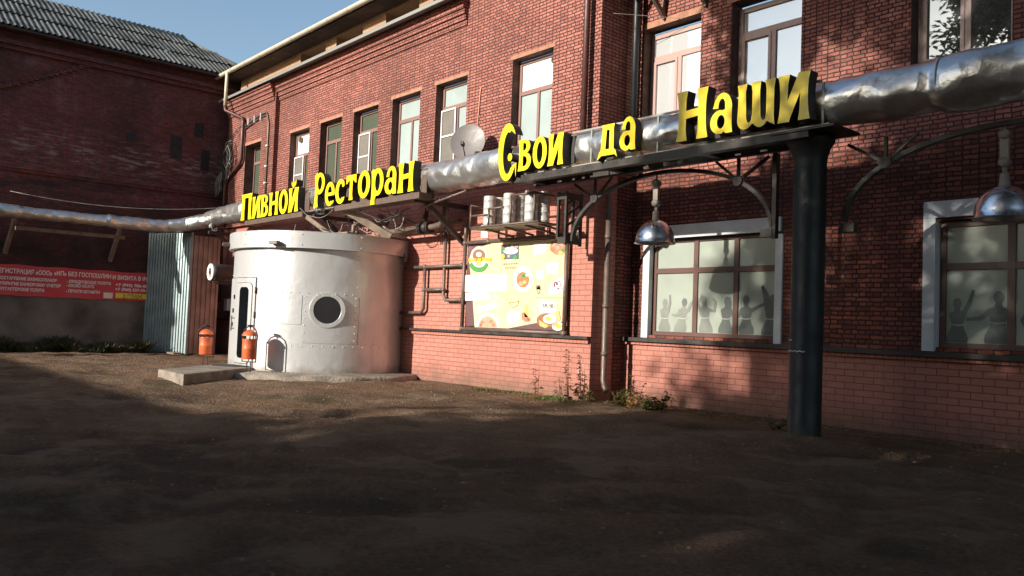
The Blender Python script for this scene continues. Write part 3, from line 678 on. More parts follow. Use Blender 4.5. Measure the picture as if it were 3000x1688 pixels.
# ================================================================== OLD BRICK BUILDING on the left
XF = -24.0
old = thing('old_brick_building', (-30, 0, 0), 'sooty old brick building with a corrugated roof, in shade on the left', 'building')
mb = MB()
mb.quad((XF, -3.2, 1.42), (XF, 10.2, 1.42), (XF, 10.2, 8.38), (XF, -3.2, 8.38))
mb.quad((XF, 10.2, -.1), (-40, 10.2, -.1), (-40, 10.2, 8.38), (XF, 10.2, 8.38)); mb.quad((-40, -3.2, -.1), (XF, -3.2, -.1), (XF, -3.2, 8.38), (-40, -3.2, 8.38))
mb.build('wall', 'old', old)
mb = MB().box(XF-.3, XF+.05, -3.2, 9.4, -.1, 1.44); mb.build('plinth', 'stucco', old)
mb = MB()                               # corbelled string courses, eaves course
mb.box(XF-.1, XF+.09, -3.2, 10.2, 7.62, 7.74); mb.box(XF-.1, XF+.16, -3.2, 10.2, 7.74, 7.86); mb.box(XF-.1, XF+.05, -3.2, 10.2, 4.55, 4.63)
mb.box(XF-.1, XF+.08, -3.2, 10.2, 4.63, 4.78)
mb.each('string_course', 'old', old)
mb = MB()
a, b = Wx(0, 252, XF+.02), Wx(300, 178, XF+.02)
n = 16
for k in range(n):                      # stepped scar of a roof that once leaned here
    p = a.lerp(b, k/n); q_ = a.lerp(b, (k+1)/n)
    mb.box(XF-.02, XF+.05, p.y, q_.y, p.z-.05, p.z+.05)
mb.build('roof_scar', 'rough', old)
mb = MB()
for (px, py, hw, hh) in ((583, 382, .13, .2), (515, 432, .16, .33), (385, 402, .12, .12), (600, 470, .12, .3)):
    c = Wx(px, py, XF); mb.box(XF-.05, XF+.012, c.y-hw, c.y+hw, c.z-hh, c.z+hh)
mb.each('blocked_opening', 'dark_hole', old)
# corrugated sheets of the roof
def corrugated(p0, along, up, length, height, pitch, amp, nrm, sub=6):
    p0, along, up, nrm = Vector(p0), Vector(along).normalized(), Vector(up), Vector(nrm).normalized()
    n = int(length/pitch*sub); mb = MB(); vs = []
    for i in range(n+1):
        s_ = length*i/n; o = nrm*amp*math.sin(2*math.pi*s_/pitch)
        vs += [p0+along*s_+o, p0+along*s_+up*height+o]
    mb.add(vs, [(2*i, 2*i+2, 2*i+3, 2*i+1) for i in range(n)], 0, True); return mb
mbR = MB(); pit = R_(30); upv = Vector((-math.cos(pit), 0, math.sin(pit))); nv = Vector((math.sin(pit), 0, math.cos(pit)))
for row in range(3):
    base = Vector((XF+.38, -3.5, 8.16)) + upv*(1.18*row) + nv*(.035*row)
    y_end = 10.35 - .72*row
    t_ = corrugated(base, (0, 1, 0), upv, y_end+3.5, 1.24, .145, .026, nv)
    mbR.add(t_.v, t_.f, 0, True)
r_ = mbR.build('roof', 'slate', old)
mb = MB(); rz = 9.93; rx = -26.75
mb.tube([(rx, -3.5, rz), (rx, 8.7, rz)], .09, 10); mb.tube([(rx, 8.7, rz), (XF+.3, 10.45, 8.28)], .08, 10); mb.each('ridge_cap', 'slate', r_)
mb = MB(); mb.quad((rx, 8.7, rz-.02), (XF+.3, 10.4, 8.2), (-40, 10.4, 8.2), (rx, 8.72, rz-.02)); mb.quad((rx, -3.5, rz-.03), (rx, 8.7, rz-.03), (-40, 8.7, 8.2), (-40, -3.5, 8.2)); mb.build('back_slope', 'slate', old)
MB().box(XF-.05, XF+.34, -3.4, 10.2, 8.08, 8.14).build('eaves_board', 'soffit', old)

# red advertising banner
ban = thing('advertising_banner', (XF+.06, 5, 1.8), 'long red banner with white lettering and a yellow floor tag hung on the shaded building', 'banner')
U_, V_ = Vector((0, 1, 0)), Vector((0, 0, 1))
mb = MB(); n = 40; y0, y1 = 3.0, 7.5
vs = []
for i in range(n+1):
    yy = y0+(y1-y0)*i/n; o = .006*math.sin(i*1.1)
    vs += [(XF+.075+o, yy, 1.40+.01*math.sin(i*.9)), (XF+.075+o, yy, 2.18+.012*math.sin(i*.7))]
mb.add(vs, [(2*i, 2*i+2, 2*i+3, 2*i+1) for i in range(n)], 0, True)
sheet = mb.build('vinyl_sheet', 'red_banner', ban)
at = Vector((XF+.088, 0, 0))
def bt(s_, px, py, size, sx=.8, mt='print_white', bold=.004):
    p = Wx(px, py, XF+.088); return text('lettering', s_, p.y, p.z, size, 0, mt, ban, .002, sx, bold, 'LEFT', at, U_, V_)
def fit(s_, px0, px1, py, size, mt='print_white', bold=.004):
    p, q2 = Wx(px0, py, XF+.088), Wx(px1, py, XF+.088)
    cu = bpy.data.curves.new('t', 'FONT'); cu.body = s_; cu.size = size; tm = bpy.data.objects.new('t', cu); me_ = bpy.data.meshes.new_from_object(tm)
    xs = [v.co.x for v in me_.vertices]; wd = max(xs)-min(xs); bpy.data.objects.remove(tm); bpy.data.curves.remove(cu); bpy.data.meshes.remove(me_)
    return text('lettering', s_, p.y, p.z, size, 0, mt, ban, .002, (q2.y-p.y)/wd, bold, 'LEFT', at, U_, V_)
fit('РЕГИСТРАЦИЯ «ООО»', -14, 152, 797, .155)
fit('«ИП» БЕЗ ГОСПОШЛИН', 158, 325, 806, .155); fit('И ВИЗИТА В ФНС', 329, 446, 818, .155)
fit('СОСТАВЛЕНИЕ БИЗНЕСПЛАНОВ', -6, 167, 817, .105); fit('ОТКРЫТИЕ БАНКОВСКИХ СЧЕТОВ', -6, 178, 833, .105); fit('БУХГАЛТЕРСКИЕ УСЛУГИ', -6, 128, 849, .105)
fit('- ЮРИДИЧЕСКИЕ УСЛУГИ', 195, 324, 828, .105); fit('- КАСКО ОСАГО', 194, 275, 840, .105); fit('- ПЕЧАТИ ШТАМПЫ', 193, 292, 856, .105)
fit('+7 (993) 786-00-1', 338, 440, 838, .105); fit('+7 (960) 537-93-52', 337, 441, 851, .105)
pa, pb = Wx(336, 856, XF), Wx(434, 880, XF)
MB().box(XF+.08, XF+.092, pa.y, pb.y, pb.z+.02, pa.z-.02).build('yellow_tag', 'yellow_banner', ban)
p, q2 = Wx(357, 875, XF+.1), Wx(418, 875, XF+.1)
text('tag_lettering', '2 ЭТАЖ', p.y+.02, p.z+.015, .15, 0, 'ink_brownb', ban, .002, .9, .005, 'LEFT', Vector((XF+.098, 0, 0)), U_, V_)
pa, pb = Wx(301, 857, XF), Wx(327, 875, XF)
MB().box(XF+.08, XF+.092, pa.y, pb.y, pb.z, pa.z).build('paper_patch', 'paper', ban)

# corrugated metal enclosure between the two buildings
enc = thing('corrugated_gate', (-23, 8, 0), 'tall grey profiled sheet metal partition with a brown side, between the two buildings', 'metal partition')
A0, A1 = Vector((-23.95, 7.36, 0)), Vector((-22.76, 8.13, 0)); dv = (A1-A0)
def ribbed(A, B, z0, z1, pitch, depth):
    A, B = Vector(A), Vector(B); d = (B-A); ln = d.length; d.normalize(); nn = d.cross(Vector((0, 0, 1)))
    n = int(ln/pitch); mb = MB(); vs = []
    for i in range(n):
        for f, o in ((0, 0), (.42, 0), (.5, 1), (.92, 1)):
            p = A+d*((i+f)/n*ln)+nn*(o*depth); vs += [(p.x, p.y, z0), (p.x, p.y, z1)]
    vs += [(B.x, B.y, z0), (B.x, B.y, z1)]
    mb.add(vs, [(2*i, 2*i+2, 2*i+3, 2*i+1) for i in range(len(vs)//2-1)]); return mb
ribbed(A0, A1, .02, 3.32, .085, .026).build('front_sheet', 'corr_blue', enc)
ribbed(A1, (-22.74, 8.92, 0), .02, 3.27, .12, .028).build('side_sheet', 'corr_brown', enc)
mb = MB().box(A1.x-.03, A1.x+.03, A1.y-.025, A1.y+.03, 0, 3.34); mb.build('corner_trim', 'corr_blue', enc)
mb = MB(); p = Wz(505, 1037); mb.box(p.x-.3, p.x+.35, p.y-.1, p.y+.12, 0, .05); o = mb.build('concrete_slab', 'concrete', None, .01); tag(o, 'small pale concrete slab lying at the foot of the grey metal partition', 'slab')

# ================================================================== HEATING PIPE
pipe = thing('heating_pipe', (-12, 8.55, 3.7), 'fat foil wrapped heating pipe running overhead in front of both buildings', 'pipe')
def foil_tube(name, pts, rad, seg, parent, seed=0, crump=.02, n=28):
    """wrapped pipe with dents, sagging sheets and seams"""
    P = [Vector(p) for p in pts]; out = []; rr = []
    tot = 0
    for i in range(len(P)-1):
        ln = (P[i+1]-P[i]).length; k = max(1, int(ln/seg))
        for j in range(k): out.append(P[i].lerp(P[i+1], j/k)); rr.append(rad[i]+(rad[i+1]-rad[i])*j/k)
    out.append(P[-1]); rr.append(rad[-1])
    mb = MB().tube(out, rr, n)
    o = len(out)
    for i in range(o):
        c = out[i]
        for k in range(n):
            v = mb.v[i*n+k]; d = (v-c)
            vd = noise.voronoi((v.x*2.6+seed, v.y*3.6, v.z*3.6))[0]; vf = noise.voronoi((v.x*6+seed*2, v.y*8, v.z*8))[0]
            f = (vd[0]-.35)*1.15+(vf[0]-.35)*.32+noise.noise((v.x*1.1+seed, v.y*2, v.z*2))*.35
            cell = noise.cell(Vector((v.x*.9+seed, v.y*.5 if seed else 0, 0)))
            mb.v[i*n+k] = c+d*(1+(f*crump+(cell-.5)*.022)/rr[i])
    return mb.build(name, 'foil', parent)
foil_tube('main_run', [(-22.15, 8.35, 3.70), (-21.4, 8.52, 3.76), (-19, 8.55, 3.77), (-12, 8.55, 3.73), (7, 8.55, 3.72)], [.19, .24, .25, .265, .285], .04, pipe, 0, .045, 40)
foil_tube('side_run', [(-22.9, -6, 3.40), (-22.9, 7.0, 3.43), (-22.84, 7.5, 3.45), (-22.65, 7.95, 3.54), (-22.15, 8.35, 3.68)], [.16, .16, .165, .18, .19], .045, pipe, 5, .03, 36)
mb = MB()
for x in (-21.7, -14.8, -12.75, -9.6, -7.1, -3.3, -1.6): mb.tube([(x, 8.55+.285*math.cos(t), 3.74+.285*math.sin(t)) for t in [2*math.pi*k/24 for k in range(24)]], .006, 5, closed=True)
mb.each('strap', 'flash', pipe)
mb = MB(); mb.box(-9.5, -4.6, 8.22, 8.34, 3.33, 3.43); mb.box(-9.5, -4.6, 8.66, 8.74, 3.33, 3.43)
for k in range(3): mb.box(-9.3+k*1.6, -9.2+k*1.6, 8.34, 8.66, 3.34, 3.42)
mb.each('carrier_beam', 'steel_dark', pipe)
mb = MB().beam(Wx(45, 668, -23.3), Wx(365, 697, -23.3), .1, .09); tag(mb.build('timber_beam', 'wood', None), 'weathered timber beam hung under the foil pipe on the shaded side', 'beam')
mb = MB()
for px in (40, 350):
    p = Wx(px, 690, -23.6); mb.beam((p.x, p.y, 3.3), (XF, p.y-.1, 2.45), .08, .1)
o = mb.each('pipe_strut', 'wood', pipe)

# support brackets between wall and pipe
def support(x, label, y1=8.3):
    t = thing('pipe_bracket', (x, 9.35, 2.6), label, 'bracket', 'triangular brackets carrying the heating pipe')
    mb = MB(); mb.beam((x, 9.39, 2.62), (x, y1+.12, 3.33), .08, .08); mb.build('strut', 'steel_dark', t)
    mb = MB(); mb.beam((x, 9.39, 3.31), (x, y1-.05, 3.31), .1, .08); mb.box(x-.2, x+.2, y1+.1, y1+.2, 3.35, 3.45); mb.build('arm', 'steel_dark', t)
    mb = MB(); mb.lathe([(.001, 0), (.05, 0), (.05, .05), (.001, .05)], (x-.05, y1-.02, 3.48), 12, 'y'); mb.box(x+.05, x+.09, y1-.02, y1+.03, 3.42, 3.56); mb.build('roller', 'flash', t)
    return t
support(-12.15, 'dark triangular pipe bracket left of the keg shelf')
support(-16.0, 'dark triangular pipe bracket above the silver drum roof'); support(-21.9, 'dark triangular pipe bracket beside the grey metal partition')

# column
colm = thing('steel_column', (-4.75, 8.55, 0), 'thick dark green steel column holding up the heating pipe', 'column')
MB().lathe([(.205, -.05), (.20, .02), (.178, .06), (.178, 3.1), (.185, 3.16), (.22, 3.27), (.26, 3.33), (.26, 3.40), (.001, 3.40)], (-4.75, 8.55, 0), 40).build('shaft', 'column', colm)
mb = MB()
for z, a0, a1 in ((.98, 205, 300), (1.10, 200, 245)): mb.tube([(-4.75+.181*math.cos(R_(a)), 8.55+.181*math.sin(R_(a)), z+.006*math.sin(a*.3)) for a in range(a0, a1, 6)], .006, 5)
mb.each('worn_tape', 'print_white', colm)
mb = MB(); mb.box(-5.05, -4.3, 8.2, 8.8, 3.402, 3.43); mb.build('cap_plate', 'steel_dark', colm)

# arched braces hanging below the beam
def arch(xa, xb, y, label, lattice):
    t = thing('arched_truss', ((xa+xb)/2, y, 2.4), label, 'truss', 'arched trusses under the heating pipe')
    xc = (xa+xb)/2; hw = (xb-xa)/2; zb, zt = 2.42, 3.33
    pts = [(xc+hw*math.cos(R_(a)), zb+(zt-zb)*math.sin(R_(a))**.92) for a in np.linspace(178, 2, 26)]
    mb = MB()
    for p, q3 in zip(pts[:-1], pts[1:]): mb.beam((p[0], y, p[1]), (q3[0], y, q3[1]), .09, .055, (0, 1, 0)) if False else mb.beam((p[0], y, p[1]), (q3[0], y, q3[1]), .05, .075, (0, 1, 0))
    mb.build('arch', 'steel_dark', t)
    mb = MB()
    for sgn in (-1, 1):
        gx = xc+sgn*hw*.72; gz = zb+(zt-zb)*.72
        mb.beam((gx, y-.03, gz), (gx, y-.03, 3.36), .035, .035); mb.beam((gx, y-.03, gz), (xc+sgn*(hw-.05), y-.03, 3.33), .035, .035); mb.beam((gx, y-.03, gz), (gx-sgn*.34, y-.03, 3.36), .03, .03)
        mb.box(xc+sgn*(hw+.02)-.16*(sgn > 0), xc+sgn*(hw+.02)+.16*(sgn < 0), y-.05, y+.05, zb-.08, zb+.02) if not (lattice and sgn < 0) else None
    mb.each('web', 'steel_dark', t)
    gus = MB()
    for sgn in (-1, 1):
        gx = xc+sgn*hw*.72; gz = zb+(zt-zb)*.72
        gus.lathe([(.001, -.010), (.07, -.010), (.07, .010), (.001, .012)], (gx, y-.055, gz), 10, 'y', smooth=False)
    gus.each('gusset', 'steel_dark', t)
    mb = MB(); mb.beam((xb+.03, y, zb-.1), (xb+.03, y, 3.36), .055, .075); mb.build('post', 'steel_dark', t)
    if lattice:
        mb = MB(); x = xa-.03
        for (dx, y_) in ((-.17, y-.12), (.0, y-.12), (.0, y+.2), (-.17, y+.2)): mb.beam((x+dx, y_, zb-.02+.1*(dx < 0)), (x+dx, y_, 3.22), .04, .04)
        for (z, hh) in ((3.1, .1), (zb, .1)): mb.box(x-.15, x-.02, y-.14, y-.1, z, z+hh); mb.box(x-.02, x+.02, y-.1, y+.18, z, z+hh)
        for k in range(4): z = zb+.1+k*.17; mb.beam((x-.01, y-.1, z), (x-.01, y+.18, z+.17), .02, .035)
        mb.build('lattice_post', 'steel_dark', t)
    return t
arch(-8.84, -5.42, 8.9, 'dark arched steel truss spanning from the lattice post to the column side', True)
arch(-4.52, -1.1, 8.9, 'dark arched steel truss right of the thick column, in deep shade', False)

# ================================================================== SIGN LETTERING
def stem(x0, x1, z0, z1, fl=.05, n=6):
    """upright with flared ends: left edge points (bottom to top), right edge points (top to bottom)"""
    l, r = [], []
    for i in range(n+1):
        t = i/n; c = fl*(abs(2*t-1)**2.6); l.append((x0+fl*.5-c, z0+(z1-z0)*t)); r.append((x1-fl*.5+c, z0+(z1-z0)*t))
    return l, r[::-1]
def gl(ch):
    """glyph outlines, unit height; returns (width, contours)"""
    if ch in 'Пп':
        l, _ = stem(0, .2, 0, 1); _, r = stem(.42, .62, 0, 1)
        return .62, [l+r+[(.44, 0)]+[(.445, .3), (.435, .85), (.2, .85), (.185, .3), (.2, 0)]]
    if ch in 'нН':
        l, _ = stem(0, .22, 0, 1); _, r = stem(.42, .64, 0, 1)
        return .64, [l+[(.22, 1), (.19, .8), (.19, .60), (.45, .62), (.45, .8), (.42, 1)]+r+[(.42, 0), (.45, .2), (.45, .46), (.19, .44), (.19, .2), (.22, 0)]]
    if ch in 'иИй':
        l, _ = stem(0, .22, 0, 1); _, r = stem(.40, .62, 0, 1)
        c = [l+[(.22, 1), (.19, .8), (.18, .45), (.37, .92), (.40, 1)]+r+[(.40, 0), (.43, .2), (.44, .58), (.24, .08), (.22, 0)]]
        if ch == 'й': c.append([(.14, 1.30), (.16, 1.12), (.24, 1.05), (.36, 1.05), (.44, 1.13), (.47, 1.33), (.40, 1.25), (.34, 1.22), (.31, 1.30), (.27, 1.22), (.20, 1.22)])
        return .62, c
    if ch == 'в':
        l, _ = stem(0, .2, 0, 1)
        o = l+[(.25, 1)]+arc(.25, .77, .26, .23, 85, -65, 9)+arc(.27, .29, .29, .29, 62, -88, 10)+[(.2, 0)]
        return .56, [o, arc(.23, .77, .11, .125, 90, -90, 8)+[(.19, .645), (.19, .895)], arc(.25, .30, .13, .165, 90, -90, 8)+[(.19, .135), (.19, .465)]]
    if ch == 'о': return .62, [ell(.31, .5, .31, .52), ell(.31, .5, .13, .34)]
    if ch == 'с': return .54, [arc(.31, .5, .31, .52, 48, 318, 24)+[(.50, .02), (.56, .26), (.44, .22)]+arc(.32, .5, .135, .33, -50, -318, 20)[::1]+[(.44, .66), (.54, .72)]]
    if ch == 'С':
        o = arc(.36, .5, .36, .52, 35, 330, 30)+[(.72, .02), (.73, .28), (.60, .25)]+arc(.38, .48, .19, .38, -48, -285, 24)+[(.50, .88)]
        return .70, [o, ell(.47, .40, .085, .07, 14)]
    if ch == 'е': return .58, [arc(.3, .5, .3, .52, -8, 318, 28)+[(.50, .0), (.57, .2), (.44, .17)]+arc(.31, .5, .145, .35, 300, 190, 12)+[(.17, .42)], arc(.30, .56, .125, .28, 0, 180, 12)]
    if ch == 'т':
        _, r = stem(.2, .42, 0, .8)
        return .62, [[(.2, 0), (.235, .2), (.235, .78), (.16, .76), (.07, .66), (.03, .66), (.04, 1.02), (.06, .99), (.56, .99), (.58, 1.02), (.59, .66), (.55, .66), (.46, .76), (.385, .78), (.385, .2), (.42, 0)]]
    if ch == 'р':
        l, _ = stem(0, .2, -.32, .93, .04)
        return .60, [l+[(.06, 1.0), (.2, .96)]+arc(.29, .5, .31, .52, 100, -118, 22)+[(.19, .06), (.18, -.15), (.2, -.32)], ell(.31, .5, .125, .34)]
    if ch == 'Р':
        l, _ = stem(0, .2, 0, 1.25, .05)
        return .56, [l+[(.1, 1.36), (.2, 1.32)]+arc(.27, .93, .31, .43, 98, -120, 22)+[(.19, .45), (.185, .25), (.22, 0)], ell(.30, .94, .125, .27)]
    if ch == 'а':
        o = [(.56, 0), (.54, .2), (.54, .62)]+arc(.31, .62, .235, .40, 0, 165, 12)+[(.06, .66), (.20, .64)]+arc(.29, .66, .09, .22, 160, 30, 6)+[(.37, .60), (.30, .58)]+arc(.24, .30, .24, .30, 80, 285, 16)+[(.34, .05), (.40, .0)]
        return .58, [o, ell(.27, .30, .10, .17, 16)]
    if ch == 'ш':
        o = [(.02, 1), (.05, .8), (.03, .35)]+arc(.2, .22, .175, .22, 180, 300, 8)+[(.37, .1)]+arc(.54, .22, .175, .22, 215, 330, 8)+[(.76, .06), (.86, 0), (.84, .2), (.84, .8), (.87, 1), (.64, 1), (.67, .8), (.67, .3)]+arc(.61, .27, .06, .14, 0, -180, 6)+[(.53, .8), (.55, 1), (.33, 1), (.36, .8), (.36, .3)]+arc(.29, .27, .06, .14, 0, -180, 6)+[(.21, .8), (.24, 1)]
        return .87, [o]
    if ch == 'д':
        return .72, [[(-.06, -.16), (.02, .1), (.08, .16), (.14, .9), (.10, 1.0), (.60, 1.0), (.57, .85), (.58, .18), (.66, .1), (.72, -.12), (.62, -.02), (.1, -.02)], [(.26, .18), (.30, .82), (.41, .82), (.41, .18)]]
def word(name, letters, x0, x1, y, depth, label):
    """letters: (char, base z, height, width scale)"""
    gap = .075
    tot = sum(gl(c)[0]*h*ws+gap*h for c, z, h, ws in letters); k = (x1-x0)/tot
    t = thing(name, (x0, y, letters[0][1]), label, 'sign lettering', 'raised yellow words of the restaurant sign')
    x = x0
    for c, z, h, ws in letters:
        wd, cs = gl(c); s_ = h*ws*k
        outline('letter', [[(x+p[0]*s_, z+p[1]*h) for p in cc] for cc in cs], y+depth/2, ['letter', 'letter_side'], t, depth)
        x += wd*s_+gap*h*k
    return t
YS = 8.12
word('sign_word', [('П', 3.44, .63, 1.1), ('и', 3.44, .52, 1), ('в', 3.44, .52, 1), ('н', 3.44, .53, 1), ('о', 3.44, .53, 1), ('й', 3.44, .53, 1)], -19.5, -16.45, YS, .16, 'yellow raised word Пивной, leftmost of the sign, over the drum door')
word('sign_word', [('Р', 3.45, .53, 1.0), ('е', 3.44, .48, 1), ('с', 3.45, .48, 1), ('т', 3.48, .50, 1), ('о', 3.48, .52, 1), ('р', 3.48, .51, 1), ('а', 3.46, .51, 1), ('н', 3.45, .54, 1)], -15.75, -12.02, YS, .16, 'yellow raised word Ресторан above the drum roof')
word('sign_word', [('С', 3.37, .86, .66), ('в', 3.47, .47, 1), ('о', 3.47, .46, 1), ('и', 3.47, .46, 1)], -9.75, -8.28, YS, .16, 'yellow raised word Свои above the keg shelf')
word('sign_word', [('д', 3.49, .41, .95), ('а', 3.50, .44, .95)], -7.62, -6.92, YS, .13, 'short yellow raised word да between two longer words')
word('sign_word', [('Н', 3.49, .62, 1.0), ('а', 3.50, .48, 1.05), ('ш', 3.50, .53, 1.0), ('и', 3.50, .53, 1.0)], -6.3, -4.50, YS, .16, 'large yellow raised word Наши in half shade next to the column')
rail = thing('sign_rail', (-12, 8.3, 3.4), 'thin steel rails and trays carrying the yellow sign letters', 'sign frame')
mb = MB()
for (a, b) in ((-19.6, -16.3), (-15.2, -11.9)): mb.box(a, b, YS+.17, YS+.19, 3.42, 3.86); mb.box(a+.3, b, YS+.02, YS+.3, 3.31, 3.42)
mb.each('tray', 'letter_tray', rail)
mb = MB(); mb.box(-9.75, -4.4, YS+.17, YS+.20, 3.43, 3.465); mb.box(-8.3, -4.5, YS+.17, YS+.20, 3.93, 3.955); mb.box(-16.3, -15.2, YS+.17, YS+.19, 3.43, 3.45); mb.box(-16.4, -15.1, YS+.2, YS+.22, 3.92, 3.935)
for x in (-7.93, -6.75, -4.48, -9.0): mb.box(x-.012, x+.012, YS+.175, YS+.195, 3.465, 3.93)
mb.each('rail', 'flash', rail)
mb = MB(); mb.box(-9.7, -8.25, YS+.17, YS+.20, 3.5, 3.9); mb.box(-6.3, -4.5, YS+.165, YS+.2, 3.5, 3.56); mb.each('backing', 'letter_side', rail)

# ================================================================== DRUM ENTRANCE
DC = Vector((-15.62, 8.35, 0)); DR = 1.79
drum = thing('drum_entrance', DC, 'round silver riveted sheet metal entrance drum with a porthole and a narrow door', 'entrance')
def onD(a, z, r=DR): return Vector((DC.x+r*math.cos(R_(a)), DC.y+r*math.sin(R_(a)), z))
def shell(r, z0, z1, a0=-180, a1=60, n=96, mb=None, top=False):
    mb = mb or MB(); vs = []
    zs = [z0+(z1-z0)*i/6 for i in range(7)]
    for i in range(n+1):
        a = a0+(a1-a0)*i/n
        for z in zs: vs.append(onD(a, z, r+.006*noise.noise((a*.06, z*1.2, r))))
    m_ = len(zs)
    mb.add(vs, [(i*m_+j, (i+1)*m_+j, (i+1)*m_+j+1, i*m_+j+1) for i in range(n) for j in range(m_-1)], 0, True); return mb
mb = shell(DR, .02, 2.47); mb.build('body', 'silver', drum)
mb = shell(DR+.11, 2.44, 2.76)
for i in range(80):
    a, b = -180+i*3, -177+i*3
    mb.quad(onD(a, 2.44, DR-.01), onD(b, 2.44, DR-.01), onD(b, 2.44, DR+.11), onD(a, 2.44, DR+.11))
cap = mb.build('rim_band', 'silver', drum)
mb = MB()
vs = [DC+Vector((0, 0, 2.78))]+[onD(-180+i*4, 2.755, DR+.115) for i in range(61)]
mb.add(vs, [(0, i+1, i+2) for i in range(60)]); mb.build('lid', 'silver', drum)
# overlapping sheets with seams
def patch(a0, a1, z0, z1, dr, name='sheet'):
    n = max(4, int(abs(a1-a0)/2)); mb = MB(); vs = []
    for i in range(n+1):
        a = a0+(a1-a0)*i/n
        for z, r in ((z0, DR+.002), (z0, DR+dr), (z1, DR+dr), (z1, DR+.002)): vs.append(onD(a, z, r))
    fs = [(i*4+j, (i+1)*4+j, (i+1)*4+j+1, i*4+j+1) for i in range(n) for j in range(3)]
    mb.add(vs, fs, 0, False); mb.add([vs[0], vs[1], vs[2], vs[3]], [(0, 1, 2, 3)]); mb.add(vs[-4:], [(3, 2, 1, 0)])
    return mb.build(name, 'silver', drum)
patch(-71, 60, .03, .655, .012); patch(-39.2, -6, .66, 1.555, .014); patch(-71, -40, 1.0, 1.55, .008); patch(-5, 60, .66, 1.55, .009)
mb = MB()
def rivet(a, z, r=.017, dr=.012): mb.ball(onD(a, z, DR+dr), r*.72, 5)
for k in range(16): rivet(-70+k*6.2, .60, .016); rivet(-58+k*5.4, 1.60, .015, .004) if k < 10 else None
for k in range(7): rivet(-38, .72+k*.135); rivet(-7.5, .72+k*.135); rivet(-6.8, 1.75+k*.1, .013, .004) if k % 3 == 0 else None
for k in range(10): a = k*36; rivet(-24.8+9.2*math.cos(R_(a)), 1.29+.285*math.sin(R_(a)), .015, .028)
for a in (-100, -80, -41, -7, 20): rivet(a, 2.50, .015, .12); rivet(a, 2.70, .015, .12)
for k in range(5): rivet(-110+k*8, 1.93, .012, .004)
mb.build('rivets', 'silver', drum)
# porthole, glass set back in a broad ring
mb = MB(); pc = onD(-24.8, 1.29, DR); ndir = Vector((math.cos(R_(-24.8)), math.sin(R_(-24.8)), 0)); tdir = Vector((-ndir.y, ndir.x, 0))
def disc(mb, prof, n=40):
    vs = []
    for r, h in prof:
        for k in range(n):
            a = 2*math.pi*k/n; vs.append(pc+tdir*(r*math.cos(a))+Vector((0, 0, r*math.sin(a)))+ndir*h)
    mb.add(vs, [(i*n+k, i*n+(k+1) % n, (i+1)*n+(k+1) % n, (i+1)*n+k) for i in range(len(prof)-1) for k in range(n)], 0, False)
disc(mb, [(.335, -.04), (.335, .027), (.332, .030), (.262, .030), (.257, .027), (.257, -.01)]); ring = mb.build('porthole_ring', 'silver', drum)
mb = MB(); mb.add([pc+tdir*(.26*math.cos(a))+Vector((0, 0, .26*math.sin(a)))+ndir*.022 for a in np.linspace(0, 2*math.pi, 40, endpoint=False)], [list(range(40))]); mb.build('porthole_glass', 'dark_hole', ring)
# door
def dpatch(mb, a0, a1, z0, z1, r0, r1, rad=0., n=14):
    """curved plate following the drum, rounded corners"""
    c = (a0+a1)/2; hw = R_(abs(a1-a0)/2)*DR; hz = (z1-z0)/2; zc = (z0+z1)/2
    if rad: loop = [(sx*(hw-rad)+rad*math.cos(R_(b)), sz*(hz-rad)+rad*math.sin(R_(b))) for sx, sz, s0 in ((1, 1, 0), (-1, 1, 90), (-1, -1, 180), (1, -1, 270)) for b in np.linspace(s0, s0+90, n)]
    else: loop = [(hw, hz), (-hw, hz), (-hw, -hz), (hw, -hz)]
    P = lambda u, z, r: onD(c+math.degrees(u/DR), zc+z, r)
    m_ = len(loop); vs = [P(u, z, r0) for u, z in loop]+[P(u, z, r1) for u, z in loop]+[P(u*.6, z, r1+.003) for u, z in loop]+[P(0, z, r1+.003) for u, z in loop]
    fs = [(i+j*m_, (i+1) % m_+j*m_, (i+1) % m_+(j+1)*m_, i+(j+1)*m_) for j in range(3) for i in range(m_)]
    mb.add(vs, fs, 0, False); return mb
dpatch(MB(), -112.6, -71.55, .075, 1.872, DR, DR+.008, .02).build('door_gap', 'steel_dark', drum)
door = dpatch(MB(), -112, -72, .09, 1.86, DR, DR+.02, .02).build('door', 'silver', drum)
dpatch(MB(), -93.7, -74.3, .20, 1.77, DR+.015, DR+.0245, .105).build('panel_groove', 'steel_pipe', door)
dpatch(MB(), -93.4, -74.6, .213, 1.757, DR+.02, DR+.032, .1).build('raised_panel', 'silver', door)
dpatch(MB(), -87.2, -77.5, .31, 1.68, DR+.03, DR+.042, .085).build('door_glass', 'glass_black', door)
mb = MB()
for a, z in ((-97.5, 1.49), (-99, 1.22), (-99.7, .95)): dpatch(mb, a-1.15, a+1.15, z-.045, z+.045, DR+.018, DR+.028, .034, 5)
mb.each('peephole', 'glass_black', door)
mb = MB(); mb.tube([onD(-93.8, .82, DR+.09), onD(-93.8, 1.12, DR+.09)], .011); mb.tube([onD(-93.8, .87, DR+.02), onD(-93.8, .87, DR+.09)], .009); mb.tube([onD(-93.8, 1.07, DR+.02), onD(-93.8, 1.07, DR+.09)], .009); mb.build('handle', 'steel_pipe', door)
mb = MB()
for z in (1.62, 1.15, .36): mb.cyl(onD(-71.6, z-.06, DR+.025), onD(-71.6, z+.06, DR+.025), .016)
mb.each('hinge', 'downpipe', door)
